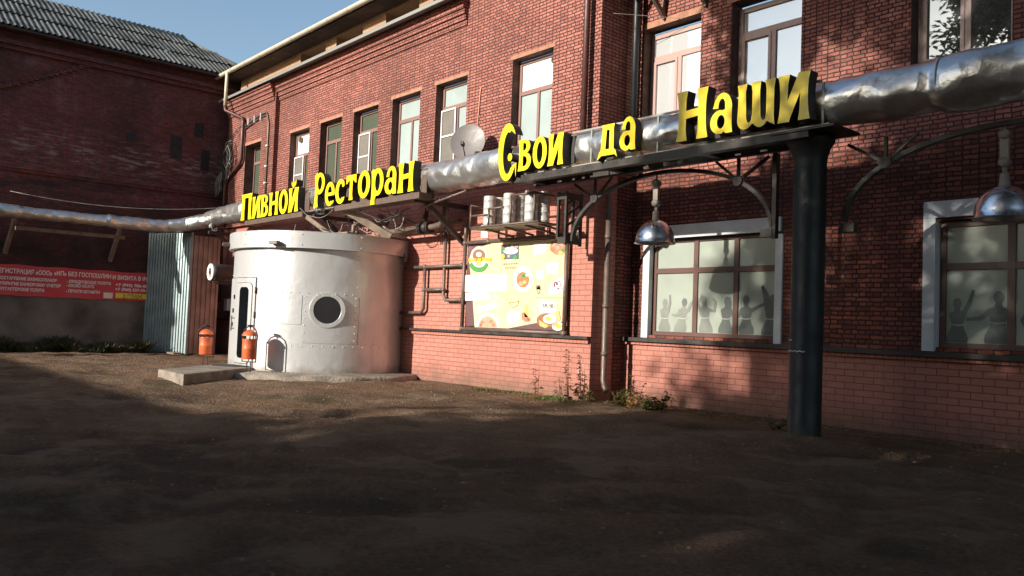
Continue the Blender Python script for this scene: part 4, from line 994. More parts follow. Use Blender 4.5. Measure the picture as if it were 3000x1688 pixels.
# lamps and camera tube on the rim
def flood(a, z, label):
    c = onD(a, z, DR+.11); n_ = Vector((math.cos(R_(a)), math.sin(R_(a)), 0)); t_ = Vector((-n_.y, n_.x, 0))
    o = thing('floodlight', c, label, 'floodlight', 'small floodlights on the drum rim')
    mb = MB(); mb.beam(c, c+n_*.12-Vector((0, 0, .03)), .03, .02); mb.build('bracket', 'steel_pipe', o)
    mb = MB(); mb.beam(c+n_*.08+t_*.09-Vector((0, 0, .02)), c+n_*.08-t_*.09-Vector((0, 0, .02)), .12, .07, (0, 0, 1)); mb.build('housing', 'steel_pipe', o, .008)
    return o
flood(-107, 2.56, 'small grey floodlight on the drum rim, the one near the left edge'); flood(-56, 2.54, 'small grey floodlight on the drum rim above the seam')
o = thing('camera_tube', onD(33, 2.45), 'short round black ended tube camera under the drum rim at its right', 'camera')
c = onD(32, 2.46, DR+.02); v = Vector((.75, -.66, 0)).normalized()
MB().cyl(c, c+v*.17, .07, 20).build('body', 'silver', o); MB().cyl(c+v*.165, c+v*.18, .055, 20).build('lens', 'black', o)
MB().lathe([(.001, 0), (.13, 0), (.13, .03), (.001, .03)], c-Vector((0, 0, .02))+v*.0, 16, 'y').build('base_plate', 'silver', o)

# concrete apron, step, mat
mb = MB(); vs = []; n = 60
for i in range(n+1):
    a = -105+i*(150)/n
    j = 1+.02*noise.noise((a*.08, 0, 0)); rr = DR+.2+.62*max(0, math.sin(R_((a+105)*180/150)))**.7
    for z, r in ((.10, DR-.05), (.085, rr*j), (.05, (rr+.04)*j), (-.08, (rr+.06)*j)): vs.append(onD(a, z, r))
mb.add(vs, [(i*4+k, (i+1)*4+k, (i+1)*4+k+1, i*4+k+1) for i in range(n) for k in range(3)], 0, True)
tag(mb.build('pavement', 'concrete', None), kind='structure')
st = [Wz(463, 1080, .16), Wz(540, 1090, .16), Wz(752, 1086, .16), Wz(650, 1074, .16)]
step = MB()
sp = [Vector((p.x, p.y)) for p in (Wz(463, 1082, .15), Wz(538, 1097, .15))]+[onD(-71, 0, DR-.02).xy, onD(-112, 0, DR-.02).xy]
top = [(p.x, p.y, .15) for p in sp]; bot = [(p.x, p.y, -.1) for p in sp]
step.add(top+bot, [(0, 1, 2, 3), (0, 4, 5, 1), (1, 5, 6, 2), (2, 6, 7, 3), (3, 7, 4, 0)])
stp = step.build('concrete_step', 'concrete', None, .02); tag(stp, 'low worn concrete step in front of the narrow drum door', 'step')
mb = MB(); c = (sp[2]+sp[3])/2; d_ = ((sp[0]+sp[1])/2-c).normalized(); s_ = Vector((-d_.y, d_.x))
pts = [c+d_*.12+s_*.35, c+d_*.12-s_*.35, c+d_*.55-s_*.35, c+d_*.55+s_*.35]
mb.add([(p.x, p.y, .156) for p in pts]+[(p.x, p.y, .168) for p in pts], [(4, 5, 6, 7), (0, 1, 5, 4), (1, 2, 6, 5), (2, 3, 7, 6), (3, 0, 4, 7), (3, 2, 1, 0)])
tag(mb.build('doormat', 'mat', None), 'flat dark doormat on the concrete step', 'doormat')

# ================================================================== BINS
def litter_bin(loc, rz, label):
    t = thing('litter_bin', (0, 0, 0), label, 'litter bin', 'orange litter bins by the drum door')
    mb = MB(); w2 = .175
    fr = [(-w2, 0, .22), (-w2, 0, .70)]+[(-w2*math.cos(R_(a)), 0, .70+.175*math.sin(R_(a))) for a in range(15, 180, 15)]+[(w2, 0, .70), (w2, 0, .22)]
    mb.tube(fr, .012, 8, closed=True); mb.tube([(-.045, 0, -.06), (-.045, 0, .22)], .011, 8); mb.tube([(.045, 0, -.06), (.045, 0, .22)], .011, 8)
    mb.build('frame', 'bin_frame', t)
    MB().lathe([(.001, .27), (.125, .27), (.13, .28), (.131, .45), (.135, .46), (.131, .47), (.133, .62), (.137, .64), (.127, .64), (.12, .3)], (0, 0, 0), 28).build('body', 'orange', t)
    MB().lathe([(.148, .70), (.145, .715), (.11, .765), (.06, .80), (.001, .812)], (0, 0, 0), 28).build('hood', 'orange', t)
    mb = MB().lathe([(.008, .80), (.012, .855), (.04, .875), (.07, .895), (.066, .90), (.001, .88)], (0, 0, 0), 16)
    for k in range(8): a = k*math.pi/4; mb.tube([(.135*math.cos(a), .135*math.sin(a), .62), (.135*math.cos(a), .135*math.sin(a), .72)], .006, 5)
    mb.build('ashtray', 'bin_frame', t)
    t.location = loc; t.rotation_euler = (0, 0, rz)
    return t
litter_bin((-17.38, 6.62, 0), R_(55), 'orange litter bin with a lid facing us, left of the drum door')
litter_bin((-14.62, 6.38, .06), R_(20), 'orange litter bin seen side on, right of the drum door')

# ================================================================== ROUND PROJECTING SIGN left of the drum
sg = thing('round_sign', (-19.6, 8.4, 2), 'black barrel shaped sign with a round white face on a wrought iron bracket', 'sign')
y_s = 7.0; cL = Wy(618, 797, 7.95); cR = Wy(660, 805, 8.4)
ctr = Vector((cL.x, cL.y, cL.z)); axis = Vector((0, 1, 0)); back = ctr+axis*1.43
MB().tube([ctr, ctr+axis*.1, back], [.222, .222, .20], 28).build('barrel', 'steel_dark', sg)
U2 = Vector((axis.y, -axis.x, 0)); n2 = -axis
f_ = outline('face', [ell(0, 0, .212, .212, 32)], 0, 'white', sg, .03, 'y', ctr-axis*.008, U2, Vector((0, 0, 1)))
outline('emblem', [[(-.06, -.07), (-.10, .0), (-.07, .04), (-.08, .10), (-.03, .08), (-.01, .14), (.03, .08), (.07, .11), (.06, .04), (.10, 0), (.06, -.07)]], 0, 'print_dark', sg, .004, 'y', ctr-axis*.027, U2, Vector((0, 0, 1)))
outline('emblem_ribbon', [limb([(-.1, -.08), (0, -.11), (.1, -.07)], .012, .012), limb([(-.06, -.12), (.02, -.145), (.08, -.11)], .006, .006)], 0, 'ink_red', sg, .004, 'y', ctr-axis*.027, U2, Vector((0, 0, 1)))
mb = MB(); z0 = ctr.z-.27
for s2 in (-.19, .19):
    mb.beam(ctr+axis*.05+U2*s2+Vector((0, 0, -.27)), back+U2*s2+Vector((0, 0, -.27)), .03, .03)
    mb.beam(ctr+axis*.05+U2*s2+Vector((0, 0, -.12)), ctr+axis*.6+U2*s2+Vector((0, 0, -.12)), .02, .02)
    for k in range(5): p = ctr+axis*(.07+.12*k)+U2*s2; mb.tube([p+Vector((0, 0, -.20))+axis*(.045*math.cos(t))+Vector((0, 0, .05*math.sin(t))) for t in np.linspace(0, 5.5, 12)], .008, 5)
mb.tube([ctr+axis*.05+Vector((0, 0, -.28))+axis*(1.3*math.sin(t))+Vector((0, 0, -.85*(1-math.cos(t)))) for t in np.linspace(0, 1.45, 14)], .014, 6)
mb.tube([back-axis*.1+Vector((0, 0, -.28)), back-axis*.55+Vector((0, 0, -.52))], .012, 6)
mb.build('bracket', 'steel_dark', sg)
o = thing('meter_box', (-19.5, 9.3, 1), 'small white meter box on the pink wall behind the drum door', 'meter box')
p = Wy(664, 893, 9.3); MB().box(p.x-.12, p.x+.12, 9.26, 9.38, p.z-.17, p.z+.17).build('case', 'white_plastic', o, .01); MB().tube([(p.x, 9.34, p.z-.17), (p.x+.02, 9.34, p.z-.45), (p.x, 9.37, 1.0)], .012).build('lead', 'cable', o)

# ================================================================== MENU BOARD
YB = 9.33
board = thing('menu_board', (-10.7, YB, 1.8), 'large ochre menu banner with food pictures in a steel tube frame on the pink wall', 'menu board')
B = lambda u, v: Wy(1340+u/4.674, 690+v/4.674, YB)          # point on the banner from the close-up measurements
mb = MB(); nu, nv_ = 40, 36; vs = []
x0, x1, z0, z1 = -11.98, -9.42, 1.10, 2.60
for j in range(nv_+1):
    for i in range(nu+1):
        x = x0+(x1-x0)*i/nu; z = z0+(z1-z0)*j/nv_
        wv = .010*noise.noise((x*2.1, z*2.4, 1))+.018*math.exp(-((x-x0)*3)**2)*noise.noise((x*6+z*3, z*2, 4))
        vs.append((x, YB+.022+wv, z))
mb.add(vs, [(j*(nu+1)+i, j*(nu+1)+i+1, (j+1)*(nu+1)+i+1, (j+1)*(nu+1)+i) for j in range(nv_) for i in range(nu)], 0, True)
sheet = mb.build('banner_sheet', 'ink_plum', board)
LAY = [0]
def put(name, contours, mt, lay=1, par=None): return outline(name, contours, YB-.003*lay, mt, par or board, .002)
def BP(pts): return [tuple(B(*p).xz) for p in pts]
put('ochre_ground', [BP([(205, 200), (480, 105), (800, 85), (1240, 55), (1490, 35), (1460, 1085), (1440, 1300), (1200, 1290), (700, 1272), (240, 1255), (215, 900), (185, 540), (160, 330)])], 'ink_ochre', 1)
put('corner_band', [BP([(215, 900), (480, 790), (760, 1020), (1100, 880), (1462, 870), (1440, 1300), (1100, 1195), (700, 1272), (240, 1255)])], 'ink_ochre2', 2)
def Bell(cu, cv, ru, rv, n=26): return BP([(cu+ru*math.cos(t), cv+rv*math.sin(t)) for t in np.linspace(0, 2*math.pi, n, endpoint=False)])
put('corner_fold', [BP([(700, 1272), (1100, 1195), (1450, 1180), (1445, 1305)])], 'ink_plum', 3)
# logo picture
put('logo_plate', [Bell(305, 300, 115, 150)], 'ink_cream', 3); put('logo_disc', [Bell(302, 275, 88, 88)], 'ink_brownb', 4); put('logo_beer', [Bell(303, 262, 38, 32)], 'ink_bubble', 5)
put('logo_wreath', [limb([tuple(B(300+110*math.cos(t), 370+100*math.sin(t)).xz) for t in np.linspace(.1, 3.05, 14)], .04, .05)], 'ink_green', 4)
put('logo_mug', [Bell(300, 385, 34, 38)], 'ink_bread', 5)
a_, b_ = B(160, 360), B(455, 360)
text('logo_lettering', 'Свои да Наши', a_.x, a_.z-.0, .092, YB-.018, 'ink_sticker', board, .002, (b_.x-a_.x)/.60, .003)
def pic(u0, v0, u1, v1, mt, lay=3, name='picture'): return put(name, [BP([(u0, v0), (u1, v0-8), (u1, v1-8), (u0, v1)])], mt, lay)
pic(605, 128, 845, 330, 'ink_navy', 3, 'fish_picture'); put('fish', [Bell(735, 210, 100, 48)], 'ink_cream', 4)
for (u, v, r_2, mt) in ((630, 150, 22, 'ink_red'), (700, 140, 18, 'ink_meat'), (815, 150, 24, 'ink_salmon'), (712, 285, 20, 'ink_salmon'), (800, 300, 30, 'ink_green'), (640, 300, 24, 'ink_berry'), (640, 190, 22, 'ink_green'), (760, 145, 22, 'ink_grey')): put('garnish', [Bell(u, v, r_2, r_2, 10)], mt, 5)
put('lemon', [Bell(632, 290, 26, 40, 12)], 'ink_yolk', 6)
put('soup_plate', [Bell(905, 600, 135, 178, 36)], 'ink_bubble', 3); put('plate_shade', [limb([tuple(B(905+128*math.cos(t), 600+168*math.sin(t)).xz) for t in np.linspace(-1.1, .35, 12)], .006, .003)], 'ink_grey', 4)
put('soup', [Bell(903, 607, 88, 108, 30)], 'ink_soup', 4)
for (u, v, r_2, mt) in ((880, 660, 34, 'ink_pizza'), (930, 640, 26, 'ink_bread'), (860, 570, 26, 'ink_meat'), (920, 540, 22, 'ink_green'), (935, 570, 14, 'ink_green'), (960, 545, 18, 'ink_cream'), (905, 560, 16, 'ink_green')): put('soup_piece', [Bell(u, v, r_2, r_2, 10)], mt, 5)
def bubble(pts, lines, lay=3, seed=0):
    o = put('speech_card', [BP(pts)], 'ink_bubble', lay)
    us = [p[0] for p in pts]; vs_ = [p[1] for p in pts]; r3 = random.Random(seed)
    cu, cv = sum(us)/len(us), sum(vs_)/len(vs_); wd = (max(us)-min(us))*.30
    for k in range(lines):
        v = cv+(k-(lines-1)/2)*(max(vs_)-min(vs_))*.62/max(1, lines); segs = []
        u = cu-wd*(1.2 if lines > 2 else 1)*r3.uniform(.5, 1)
        while u < cu+wd*r3.uniform(.6, 1.1):
            l_ = r3.uniform(8, 26); sl = (pts[1][1]-pts[0][1])/(pts[1][0]-pts[0][0]+1e-6)*(u-cu)
            segs.append(BP([(u, v+sl), (u+l_, v+sl), (u+l_, v+9+sl), (u, v+9+sl)])); u += l_+r3.uniform(4, 10)
        put('faded_writing', segs, 'ink_grey' if lines > 2 else 'ink_ink', lay+1)
bubble([(110, 545), (670, 522), (685, 540), (685, 755), (660, 765), (105, 770)], 5, 4, 1); bubble([(115, 785), (440, 772), (438, 878), (115, 895)], 2, 3, 2)
bubble([(1045, 110), (1180, 95), (1240, 130), (1190, 250), (1060, 268)], 1, 3, 3); bubble([(1225, 375), (1375, 365), (1390, 390), (1385, 520), (1360, 535), (1225, 525)], 2, 3, 4); bubble([(1085, 480), (1195, 475), (1190, 595), (1095, 605)], 1, 3, 5)
bubble([(275, 985), (530, 905), (542, 950), (530, 990), (285, 1068)], 1, 3, 6); bubble([(690, 1060), (770, 1030), (860, 1050), (850, 1190), (700, 1215), (680, 1140)], 2, 3, 7)
put('salad', [BP([(1280, 100), (1340, 60), (1490, 60), (1485, 220), (1420, 270), (1340, 260), (1270, 200)])], 'ink_meat', 3)
for (u, v, r_2, mt) in ((1330, 130, 30, 'ink_salmon'), (1420, 240, 34, 'ink_bread'), (1440, 120, 34, 'ink_pizza'), (1310, 200, 26, 'ink_soup'), (1450, 200, 24, 'ink_green'), (1380, 170, 30, 'ink_salmon'), (1300, 110, 20, 'ink_green')): put('salad_piece', [Bell(u, v, r_2, r_2, 10)], mt, 4)
put('dessert_plate', [BP([(1260, 830), (1250, 720), (1290, 640), (1380, 590), (1475, 570), (1470, 770)])], 'ink_grey', 3); put('dessert_dish', [BP([(1290, 810), (1300, 700), (1380, 620), (1475, 600), (1468, 760)])], 'ink_bubble', 4)
for k in range(16): put('berry', [Bell(1370+random.uniform(-50, 95), 690+random.uniform(-60, 50), random.uniform(7, 16), random.uniform(7, 16), 8)], random.choice(['ink_berry', 'ink_berry', 'ink_red']), 5)
put('pizza_rim', [BP([(258, 1250), (270, 1190), (310, 1120), (370, 1075), (430, 1062), (500, 1090), (560, 1150), (590, 1220), (590, 1262)])], 'ink_bubble', 4)
put('pizza', [BP([(288, 1250), (310, 1185), (350, 1130), (420, 1100), (490, 1125), (540, 1190), (555, 1258)])], 'ink_pizza', 5)
for (u, v, r_2) in ((350, 1190, 26), (410, 1150, 24), (470, 1180, 26), (400, 1220, 28), (500, 1225, 24), (330, 1230, 18)): put('pizza_topping', [Bell(u, v, r_2, r_2, 10)], random.choice(['ink_red', 'ink_meat', 'ink_salmon']), 6)
pic(880, 895, 1010, 1180, 'ink_ochre', 3, 'snack_picture'); put('snack', [BP([(930, 960), (950, 930), (975, 960), (985, 1040), (975, 1120), (930, 1120), (920, 1040)])], 'ink_bread', 4); put('snack_base', [BP([(885, 1060), (920, 1050), (990, 1130), (1005, 1170), (940, 1185), (890, 1150)])], 'ink_meat', 4); put('snack_tomato', [Bell(982, 1150, 24, 24, 12)], 'ink_red', 5)
put('menu_card', [BP([(1140, 890), (1180, 880), (1360, 920), (1355, 1050), (1130, 1060)])], 'ink_bubble', 4)
a_, b_ = B(1180, 992), B(1325, 992); text('menu_lettering', 'МЕНЮ', a_.x, a_.z, .10, YB-.018, 'ink_ink', board, .002, (b_.x-a_.x)/.29, .001)
put('egg_pan', [Bell(1225, 1165, 132, 100, 30)], 'ink_brownb', 5); put('egg_white', [Bell(1275, 1145, 92, 62, 18)], 'ink_bubble', 6); put('yolk', [Bell(1255, 1140, 42, 32, 16)], 'ink_yolk', 7)
put('egg_white', [Bell(1385, 1245, 78, 60, 18)], 'ink_bubble', 6); put('yolk', [Bell(1400, 1245, 46, 34, 16)], 'ink_yolk', 7); put('potato', [BP([(1130, 1160), (1180, 1190), (1260, 1235), (1220, 1270), (1140, 1240)])], 'ink_bread', 6); put('bacon', [BP([(1300, 1200), (1360, 1175), (1400, 1200), (1330, 1260)])], 'ink_salmon', 7)
put('bread', [BP([(1360, 1040), (1400, 1035), (1430, 1160), (1375, 1165)])], 'ink_bread', 6)
put('whisk', [limb([tuple(B(510, 810).xz), tuple(B(570, 860).xz)], .03, .012), limb([tuple(B(575, 863).xz), tuple(B(665, 915).xz)], .006, .010)], 'ink_grey', 3)
put('caption', [BP([(635+k*34, 385-k*1), (658+k*34, 385-k*1), (658+k*34, 400-k*1), (635+k*34, 400-k*1)]) for k in range(6)]+[BP([(660+k*30, 438), (682+k*30, 438), (682+k*30, 452), (660+k*30, 452)]) for k in range(5)], 'ink_ink', 3)
put('dashes', [BP([(1095+k*42, 850), (1118+k*42, 850), (1118+k*42, 858), (1095+k*42, 858)]) for k in range(9)], 'ink_ink', 4)
put('teapot_drawing', [limb([tuple(B(1100, 690).xz), tuple(B(1090, 740).xz), tuple(B(1115, 800).xz)], .006, .006), limb([tuple(B(1130, 690).xz), tuple(B(1140, 740).xz), tuple(B(1120, 800).xz)], .006, .006), limb([tuple(B(1085, 700).xz), tuple(B(1140, 690).xz)], .02, .01)], 'ink_ink', 3)
put('carafe_drawing', [limb([tuple(B(715, 930).xz), tuple(B(760, 995).xz), tuple(B(830, 960).xz), tuple(B(848, 880).xz)], .004, .004), limb([tuple(B(700, 925).xz), tuple(B(840, 905).xz)], .004, .004)], 'ink_ink', 3)
# tube frame
fr = MB(); yf = YB-.02
def T(mb, pts, r=.036): mb.tube(pts, r, 12)
T(fr, [(-12.03, yf, 1.03), (-12.03, yf, 2.75)]); T(fr, [(-9.36, yf, 1.03), (-9.36, yf, 2.62)]); T(fr, [(-12.06, yf, 1.045), (-9.33, yf, 1.045)]); T(fr, [(-12.06, yf, 2.63), (-9.0, yf, 2.63)])
for x, z in ((-12.03, 1.045), (-9.36, 1.045), (-12.03, 2.63), (-9.36, 2.63), (-11.35, 2.63)): fr.ball((x, yf, z), .052, 7)
fr.build('tube_frame', 'steel_pipe', board)
# decorative pipework
pw = thing('steel_pipework', (-13, 9.32, 1.6), 'maze of brown steel tubes with elbows on the pink wall between drum and menu board', 'pipework')
yp = 9.31
runs = [[(-13.95, yp, 2.22), (-12.08, yp, 2.22)], [(-13.29, yp, 2.22), (-13.29, yp, 1.40), (-13.37, yp, 1.32), (-14.1, yp, 1.31)], [(-12.65, yp, 2.98), (-12.65, yp, 1.66), (-12.57, yp, 1.57), (-12.08, yp, 1.57)], [(-13.29, yp, 1.77), (-12.65, yp, 1.77)],
        [(-12.65, yp, 2.95), (-12.6, yp, 3.05), (-12.5, yp, 3.08), (-12.2, yp, 3.08)], [(-12.03, yp, 2.65), (-12.03, yp, 3.0)]]
mb = MB()
for r_2 in runs: mb.tube(r_2, .033, 12)
mb.build('tubes', 'steel_pipe', pw)
mb = MB()
for x, z in ((-13.29, 2.22), (-12.65, 2.22), (-12.1, 2.22), (-13.29, 1.77), (-12.65, 1.77), (-12.1, 1.57)): mb.ball((x, yp, z), .05, 7)
mb.each('joint', 'steel_pipe', pw)
# big valve pipe above
vp = thing('valve_pipe', (-13.3, 8.95, 3), 'fat grey branch pipe with a flanged valve under the heating pipe', 'pipe')
yv = 8.95
mb = MB(); mb.tube([(-14.9, 9.2, 3.2), (-14.6, yv+.1, 3.27), (-14.42, yv, 3.27), (-14.33, yv, 3.24), (-14.28, yv, 3.15), (-14.24, yv, 3.02), (-14.17, yv, 2.95), (-14.05, yv, 2.92), (-12.55, yv, 2.93), (-12.35, yv, 2.95), (-12.24, yv, 3.03), (-12.2, yv, 3.15), (-12.2, yv, 3.45)], .06, 14); mb.build('tube', 'steel_pipe', vp)
mb = MB()
for x in (-12.98, -12.93, -12.74, -12.69): mb.cyl((x, yv, 2.93), (x+.03, yv, 2.93), .115, 18)
mb.ball((-12.82, yv, 2.93), .1, 8); mb.cyl((-12.82, yv, 2.95), (-12.78, yv-.03, 3.25), .03, 10); mb.cyl((-12.84, yv-.02, 3.14), (-12.74, yv-.05, 3.15), .05, 10); mb.cyl((-12.76, yv-.02, 3.05), (-12.70, yv-.04, 3.3), .012, 8); mb.cyl((-12.84, yv, 3.05), (-12.79, yv-.04, 3.3), .012, 8)
mb.build('valve', 'steel_dark', vp)

# keg shelf
sh = thing('keg_shelf', (-10.5, 9.2, 2.85), 'brown steel tube shelf holding kegs above the menu board', 'shelf')
yk0, yk1 = 8.62, 9.05; xa, xb = -11.02, -9.30
mb = MB(); ZK = 2.775
mb.box(xa, xb, yk0, yk1, ZK-.025, ZK)
mb.build('deck', 'steel_pipe', sh)
mb = MB()
for p, q3 in (((xa, yk0, ZK), (xb, yk0, ZK)), ((xa, yk1, ZK), (xb, yk1, ZK)), ((xa, yk0, ZK), (xa, yk0, ZK+.37)), ((xa, yk0, ZK+.38), (xa, yk1, ZK+.38)), ((xa, yk1, ZK), (xa, yk1, ZK+.38)), ((xa, yk0, ZK+.2), (xa+.48, yk0, ZK+.2)), ((xa+.48, yk0, ZK), (xa+.48, yk0, ZK+.29)), ((xa+.48, yk0, ZK+.29), (xa+.85, yk0, ZK+.29)),
              ((xa+1.04, yk0, ZK), (xa+1.04, yk0, ZK+.46)), ((xa+1.04, yk0, ZK+.46), (xb-.14, yk0, ZK+.46)), ((xb-.12, yk0, ZK), (xb-.12, yk0, ZK+.46)), ((xb-.12, yk0, ZK+.46), (xb-.12, yk1, ZK+.46)), ((xa+.25, yk1, 2.63), (xa+.25, yk1, ZK)), ((xa+.25, yk1, 2.63), (xa+.25, 9.3, 2.63)), ((xb-.2, yk1, 2.63), (xb-.2, yk1, ZK)), ((xb-.2, yk1, 2.63), (xb-.2, 9.3, 2.63))):
    mb.cyl(p, q3, .018, 8)
for x in (xa+.3, xa+.8, xa+1.3, xb-.1): mb.beam((x, 9.36, 2.68), (x, yk0+.1, ZK-.03), .03, .03)
mb.build('tube_frame', 'steel_pipe', sh)
keg0 = thing('beer_keg', (0, 0, 0), 'x', 'keg', 'steel kegs on the shelf')
MB().lathe([(.001, 0), (.092, 0), (.102, .012), (.102, .05), (.109, .058), (.102, .066), (.104, .18), (.112, .188), (.104, .196), (.104, .31), (.112, .318), (.104, .326), (.102, .44), (.109, .448), (.102, .456), (.102, .51), (.095, .52), (.085, .515), (.08, .48), (.001, .48)], (0, 0, 0), 28).build('body', 'keg', keg0)
kg = [(-10.66, 8.735, 'sunlit steel keg at the front left of the shelf'), (-10.15, 8.735, 'sunlit steel keg at the front middle of the shelf'), (-9.62, 8.735, 'sunlit steel keg at the front right of the shelf'),
      (-10.64, 8.95, 'steel keg behind the left front keg'), (-10.12, 8.95, 'steel keg behind the middle front keg'), (-9.56, 8.95, 'steel keg behind the right front keg')]
for i, (x, y, lb) in enumerate(kg):
    o = keg0 if i == 0 else dup(keg0, (x, y, ZK+.003))
    o.location = (x, y, ZK+.003); o['label'] = lb
p = Wy(1419, 678, 9.38); o = MB().box(p.x-.1, p.x+.1, 9.385, 9.394, p.z-.12, p.z+.12).build('paper_notice', 'paper', None); tag(o, 'small yellowed paper notice under the keg shelf on the wall', 'notice')

# pendant lamps
def pendant(x, y, zr, label):
    t = thing('pendant_lamp', (x, y, zr), label, 'lamp', 'spun metal pendant lamps under the arches')
    MB().lathe([(.285, -.012), (.272, 0), (.266, .06), (.25, .13), (.218, .20), (.17, .255), (.11, .293), (.06, .31), (.055, .305), (.105, .285), (.165, .245), (.21, .19), (.242, .12), (.26, .0)], (x, y, zr), 40).build('shade', 'chrome', t)
    MB().lathe([(.062, .30), (.05, .325), (.042, .43), (.03, .44), (.001, .44)], (x, y, zr), 20).build('neck', 'lamp_neck', t)
    mb = MB(); mb.tube([(x, y, zr+.43), (x, y, zr+.56)], .012, 8); mb.box(x-.04, x+.04, y-.025, y+.025, zr+.56, zr+.83)
    for z, r2 in ((.55, .048), (.83, .052)): mb.lathe([(.001, -.045), (r2, -.045), (r2, .045), (.001, .045)], (x, y, zr+z), 16, 'y')
    mb.tube([(x, y, zr+.88), (x, y, 3.36)], .012, 8)
    for k in range(4): mb.tube([(x+.018*math.cos(t_), y, zr+.45+.03*k+.022*math.sin(t_)) for t_ in np.linspace(0, 6.28, 10, endpoint=False)], .006, 5, closed=True)
    mb.build('pulley_hanger', 'lamp_neck', t)
pendant(-7.23, 8.9, 2.36, 'polished dome lamp on a pulley hanger left of the column'); pendant(-2.88, 8.9, 2.39, 'polished dome lamp at the right edge of the picture')

# satellite dish
ds = thing('satellite_dish', (-11.6, 9.0, 4.35), 'grey satellite dish on the wall beside the sixth upper window', 'satellite dish')
c = Wy(1373, 420, 8.95); nd = Vector((.55, -.80, .22)).normalized(); ud = nd.cross(Vector((0, 0, 1))).normalized(); vd = ud.cross(nd)
mb = MB(); vs = []; n = 36
for j in range(7):
    r = .34*j/6
    for k in range(n): a = 2*math.pi*k/n; vs.append(c+ud*(r*.95*math.cos(a))+vd*(r*1.02*math.sin(a))+nd*(.55*r*r))
mb.add(vs, [(j*n+k, j*n+(k+1) % n, (j+1)*n+(k+1) % n, (j+1)*n+k) for j in range(6) for k in range(n)], 0, True); mb.build('reflector', 'dish', ds)
mb = MB(); mb.tube([c, c-nd*.08, (c.x-.1, 9.38, c.z-.05)], .02, 8); mb.build('mount', 'steel_dark', ds)
mb = MB(); e = c+nd*.32-vd*.16; mb.tube([c-vd*.34+nd*.06, e], .011, 6); mb.beam(e-nd*.06, e+nd*.05, .05, .06); mb.build('receiver_arm', 'steel_dark', ds)

# cables and conduits
cc = thing('cable_coils', (-23.3, 9.2, 5.3), 'tangled coils of black cable hung on the left corner of the brick block', 'cable')
mb = MB()
for k in range(9):
    c0 = Vector((-22.95-.12*random.random(), 9.16-.02*k, 5.75-.13*(k % 5))); rr = (.14+.08*random.random(), .30+.14*random.random()); ph = random.random()*6
    mb.tube([c0+Vector((rr[0]*math.cos(t), .02*math.sin(3*t+ph), rr[1]*math.sin(t))) for t in np.linspace(0, 2*math.pi, 22, endpoint=False)], .011, 5, closed=True, mi=k % 3 == 0)
for k in range(5):
    c0 = Vector((-23.35-.1*k, 9.1, 5.0-.04*k))
    mb.tube([c0+Vector((.14*math.cos(t), .02, .30*math.sin(t))) for t in np.linspace(.4, 4.4, 14)], .010, 5, mi=1)
mb.tube([(-22.3, 9.14, 6.4), (-22.75, 9.14, 6.3), (-23.0, 9.14, 6.0), (-23.02, 9.14, 5.6)], .012, 5); mb.tube([(-22.3, 9.12, 6.32), (-22.68, 9.12, 6.2), (-22.9, 9.12, 5.9), (-22.92, 9.12, 5.4)], .012, 5)
mb.build('coil', ['cable', 'cable_light'], cc)
cd = thing('cable_conduit', (-21, 9.2, 6.4), 'pair of cable conduits bending down the pilaster beside the first upper window', 'conduit')
mb = MB()
for o_ in (0, .08): mb.tube([(-22.25, 9.25, 6.44-o_), (-21.2, 9.25, 6.60-o_), (-20.9, 9.25, 6.60-o_), (-20.82+o_*.3, 9.25, 6.50-o_), (-20.75+o_*.3, 9.25, 6.28), (-20.74+o_*.3, 9.25, 3.9)], .022, 8)
mb.build('tubes', 'steel_pipe', cd)
mb = MB()
for z in (5.65, 5.1, 4.65): mb.box(-20.79, -20.66, 9.21, 9.275, z, z+.03)
for x in (-22.0, -21.6, -21.2): mb.box(x-.015, x+.015, 9.21, 9.275, 6.42, 6.62)
mb.each('clip', 'white_plastic', cd)
mb = MB(); mb.tube([(-11.83, 9.385, 5.55), (-11.86, 9.385, 5.5), (-11.95, 9.385, 4.3), (-11.97, 9.385, 4.0)], .011, 6)
tag(mb.build('thin_conduit', 'ink_salmon', None), 'thin pink painted conduit on the upper wall above the satellite dish', 'conduit')
def wire(name, a, b, sag, label, r=.006, mt='cable', n=14):
    a, b = Vector(a), Vector(b); pts = [a.lerp(b, t)-Vector((0, 0, sag*4*t*(1-t))) for t in np.linspace(0, 1, n)]
    return tag(MB().tube(pts, r, 5).build(name, mt, None), label, 'wire')
wire('slack_wire', Wx(30, 560, -23.4), (-21.9, 9.2, 4.15), .25, 'slack thin wire crossing the shaded wall above the foil pipe', .008, 'cable_light')
wire('stay_wire', (-8.8, 9.6, 6.2), (-8.0, 10.28, 6.1), .0, 'short thin wire across the inner corner beside the upper windows', .004, 'cable_light')
tg = thing('wire_tangle', (-14.8, 8.7, 3), 'messy loops of loose wire under the sign above the drum', 'wires')
mb = MB(); r4 = random.Random(3)
for k in range(26):
    a = Vector((r4.uniform(-17.2, -13.4), r4.uniform(8.2, 9.2), r4.uniform(3.1, 3.4))); b = a+Vector((r4.uniform(-1.4, 1.4), r4.uniform(-.3, .3), r4.uniform(-.25, .1))); b.z = max(b.z, 2.84); sg_ = r4.uniform(.05, .28)
    mb.tube([Vector((p.x, p.y, max(p.z, 2.82))) for p in [a.lerp(b, t)-Vector((0, 0, sg_*4*t*(1-t)))+Vector((0, .03*math.sin(t*9+k), .015*math.sin(t*14+k))) for t in np.linspace(0, 1, 12)]], r4.choice([.006, .009, .013]), 5, mi=int(r4.random() < .4))
mb.build('loose_wires', ['cable', 'cable_light'], tg)
db = thing('roof_junk', (-14.7, 8.9, 2.8), 'old boards and struts piled on the drum roof under the sign', 'boards')
